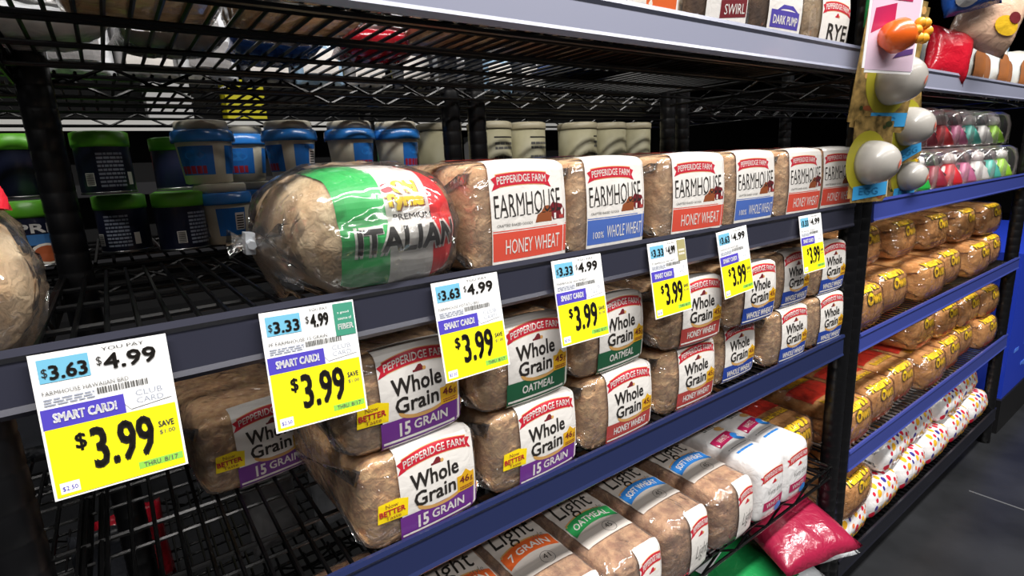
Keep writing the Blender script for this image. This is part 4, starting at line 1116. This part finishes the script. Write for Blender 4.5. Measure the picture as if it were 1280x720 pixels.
def egg_card(label, loc, rot, w=0.15, h=0.17, egg_x=0.02, egg_z=0.085, s=1.0):
    t = thing('toy_egg_card', label, 'toy', loc, rot, 'hanging egg toy cards')
    bm = bmesh.new(); box(bm, -w / 2, w / 2, 0, 0.0012, 0, h); bmesh.ops.bevel(bm, geom=[e for e in bm.edges if abs(e.verts[0].co.y - e.verts[1].co.y) > 1e-4], offset=0.008, segments=2, affect='EDGES')
    obj('backing_card', bm, JUNGLE, t)
    a = Art(); a.disc(egg_x - 0.006, egg_z, 0.060 * s, 0.063 * s, MOSS, 1, n=24)
    a.poly([(egg_x - 0.035, 0.004), (w / 2 - 0.002, 0.012), (w / 2 - 0.002, 0.036), (egg_x - 0.035, 0.028)], STRIPB, 3)
    a.text('EGG', egg_x - 0.02, 0.013, egg_x + 0.03, 0.026, STRIPB, 4)
    rr = random.Random(int(loc[0] * 1000))
    for k in range(14):
        u = rr.uniform(-w / 2 + 0.01, w / 2 - 0.01); z = rr.uniform(0.01, h - 0.01); a.disc(u, z, rr.uniform(.004, .012), rr.uniform(.003, .007), rr.choice((TAN, NDARK, GOLD, BARN)), 0.5, n=7)
    link_mesh('printed_face', a.mesh('printed_face', flat), t)
    bm = bmesh.new(); n = 14
    prof = [(0.044 * s * math.sin(PI / 2 * (1 - k / n)) ** 0.75 if k < n else 0.0008, 0.056 * s * math.sin(PI / 2 * k / n)) for k in range(n + 1)]
    lathe(bm, prof, 26)
    e = obj('egg_blister', bm, EGG, t, (egg_x, 0.0, egg_z), (PI / 2, 0, 0), smooth=True)
    a = Art(); a.disc(0, 0, 0.012, 0.010, SPOT, 1, n=10)
    sp = link_mesh('spot', a.mesh('spot', lambda u, t_, e_: (u + 0.018 * s, t_ - 0.004, math.sqrt(max(0.0, 1 - ((u + 0.018 * s) ** 2 + (t_ - .004) ** 2) / (0.044 * s) ** 2)) * 0.0555 * s + 0.0025)), e)
    return t
egg_card('largest upper egg toy card, tilted, below the orange toy card', (1.122, -0.032, 0.032), (0.05, 0.10, -0.25), 0.15, 0.22, 0.014, 0.085, 0.95)
egg_card('egg toy card hanging lower right with a tilted blue strip', (1.358, 0.004, -0.036), (0.05, -0.25, -0.25), 0.13, 0.15, 0.02, 0.075, 0.88)
egg_card('egg toy card hanging lowest left beside the black post', (1.112, -0.032, -0.094), (0, 0.02, -0.25), 0.10, 0.15, -0.005, 0.070, 0.88)
egg_card('small egg toy card, lowest right, partly behind others', (1.395, 0.012, -0.116), (0, 0.05, -0.25), 0.09, 0.10, 0.01, 0.055, 0.72)
t = thing('toy_flower_card', 'white toy card with an orange toy and yellow flower, topmost hanging', 'toy', (1.008, -0.085, 0.113), (0.03, 0.02, -0.25))
bm = bmesh.new(); box(bm, -0.058, 0.058, 0, 0.0012, 0, 0.13); bmesh.ops.bevel(bm, geom=[e for e in bm.edges if abs(e.verts[0].co.y - e.verts[1].co.y) > 1e-4], offset=0.006, segments=2, affect='EDGES'); obj('backing_card', bm, PAPER, t)
a = Art(); a.rect(-0.054, 0.004, 0.054, 0.118, mat('card_lilac', 'dfc6da', rough=0.4), 1); a.poly([(-0.05, 0.055), (0.0, 0.075), (0.0, 0.1), (-0.045, 0.09)], MAGENTA, 2)
a.rect(-0.034, 0.104, 0.034, 0.122, MAGENTA, 3); a.lines(-0.028, 0.108, 0.028, 0.118, 1, PAPER, 4, random.Random(8)); a.poly([(0.005, 0.022), (0.05, 0.03), (0.05, 0.038), (0.02, 0.034)], mat('card_violet', '5b3f7c', rough=0.4), 3)
link_mesh('printed_face', a.mesh('printed_face', flat), t)
bm = bmesh.new(); lathe(bm, [(0.001, -0.028), (0.018, -0.020), (0.025, 0.0), (0.018, 0.020), (0.001, 0.028)], 20); o = obj('orange_toy', bm, mat('toy_orange', 'e8641e', rough=0.3, coat=0.4), t, (-0.014, -0.018, 0.050), (0, PI / 2, 0), smooth=True)
bm = bmesh.new()
for k in range(6):
    g = 2 * PI * k / 6
    bmesh.ops.create_uvsphere(bm, u_segments=8, v_segments=6, radius=0.008, matrix=Matrix.Translation((0.012 * math.cos(g), 0, 0.012 * math.sin(g))))
obj('flower', bm, mat('flower_yellow', 'f0a52c', rough=0.4), t, (0.016, -0.032, 0.056), smooth=True)
pouch('snack_pouch', 'green and yellow pouch behind the orange toy card', 'snack bag', (1.14, -0.035, 0.205), (0, 0, -0.6), 0.10, 0.15, 0.03, BAGG, 50, [('disc', 0.0, 0.09, 0.02, 0.03, BAGY, 1), ('disc', -0.02, 0.05, 0.012, 0.02, BAGR, 1)])
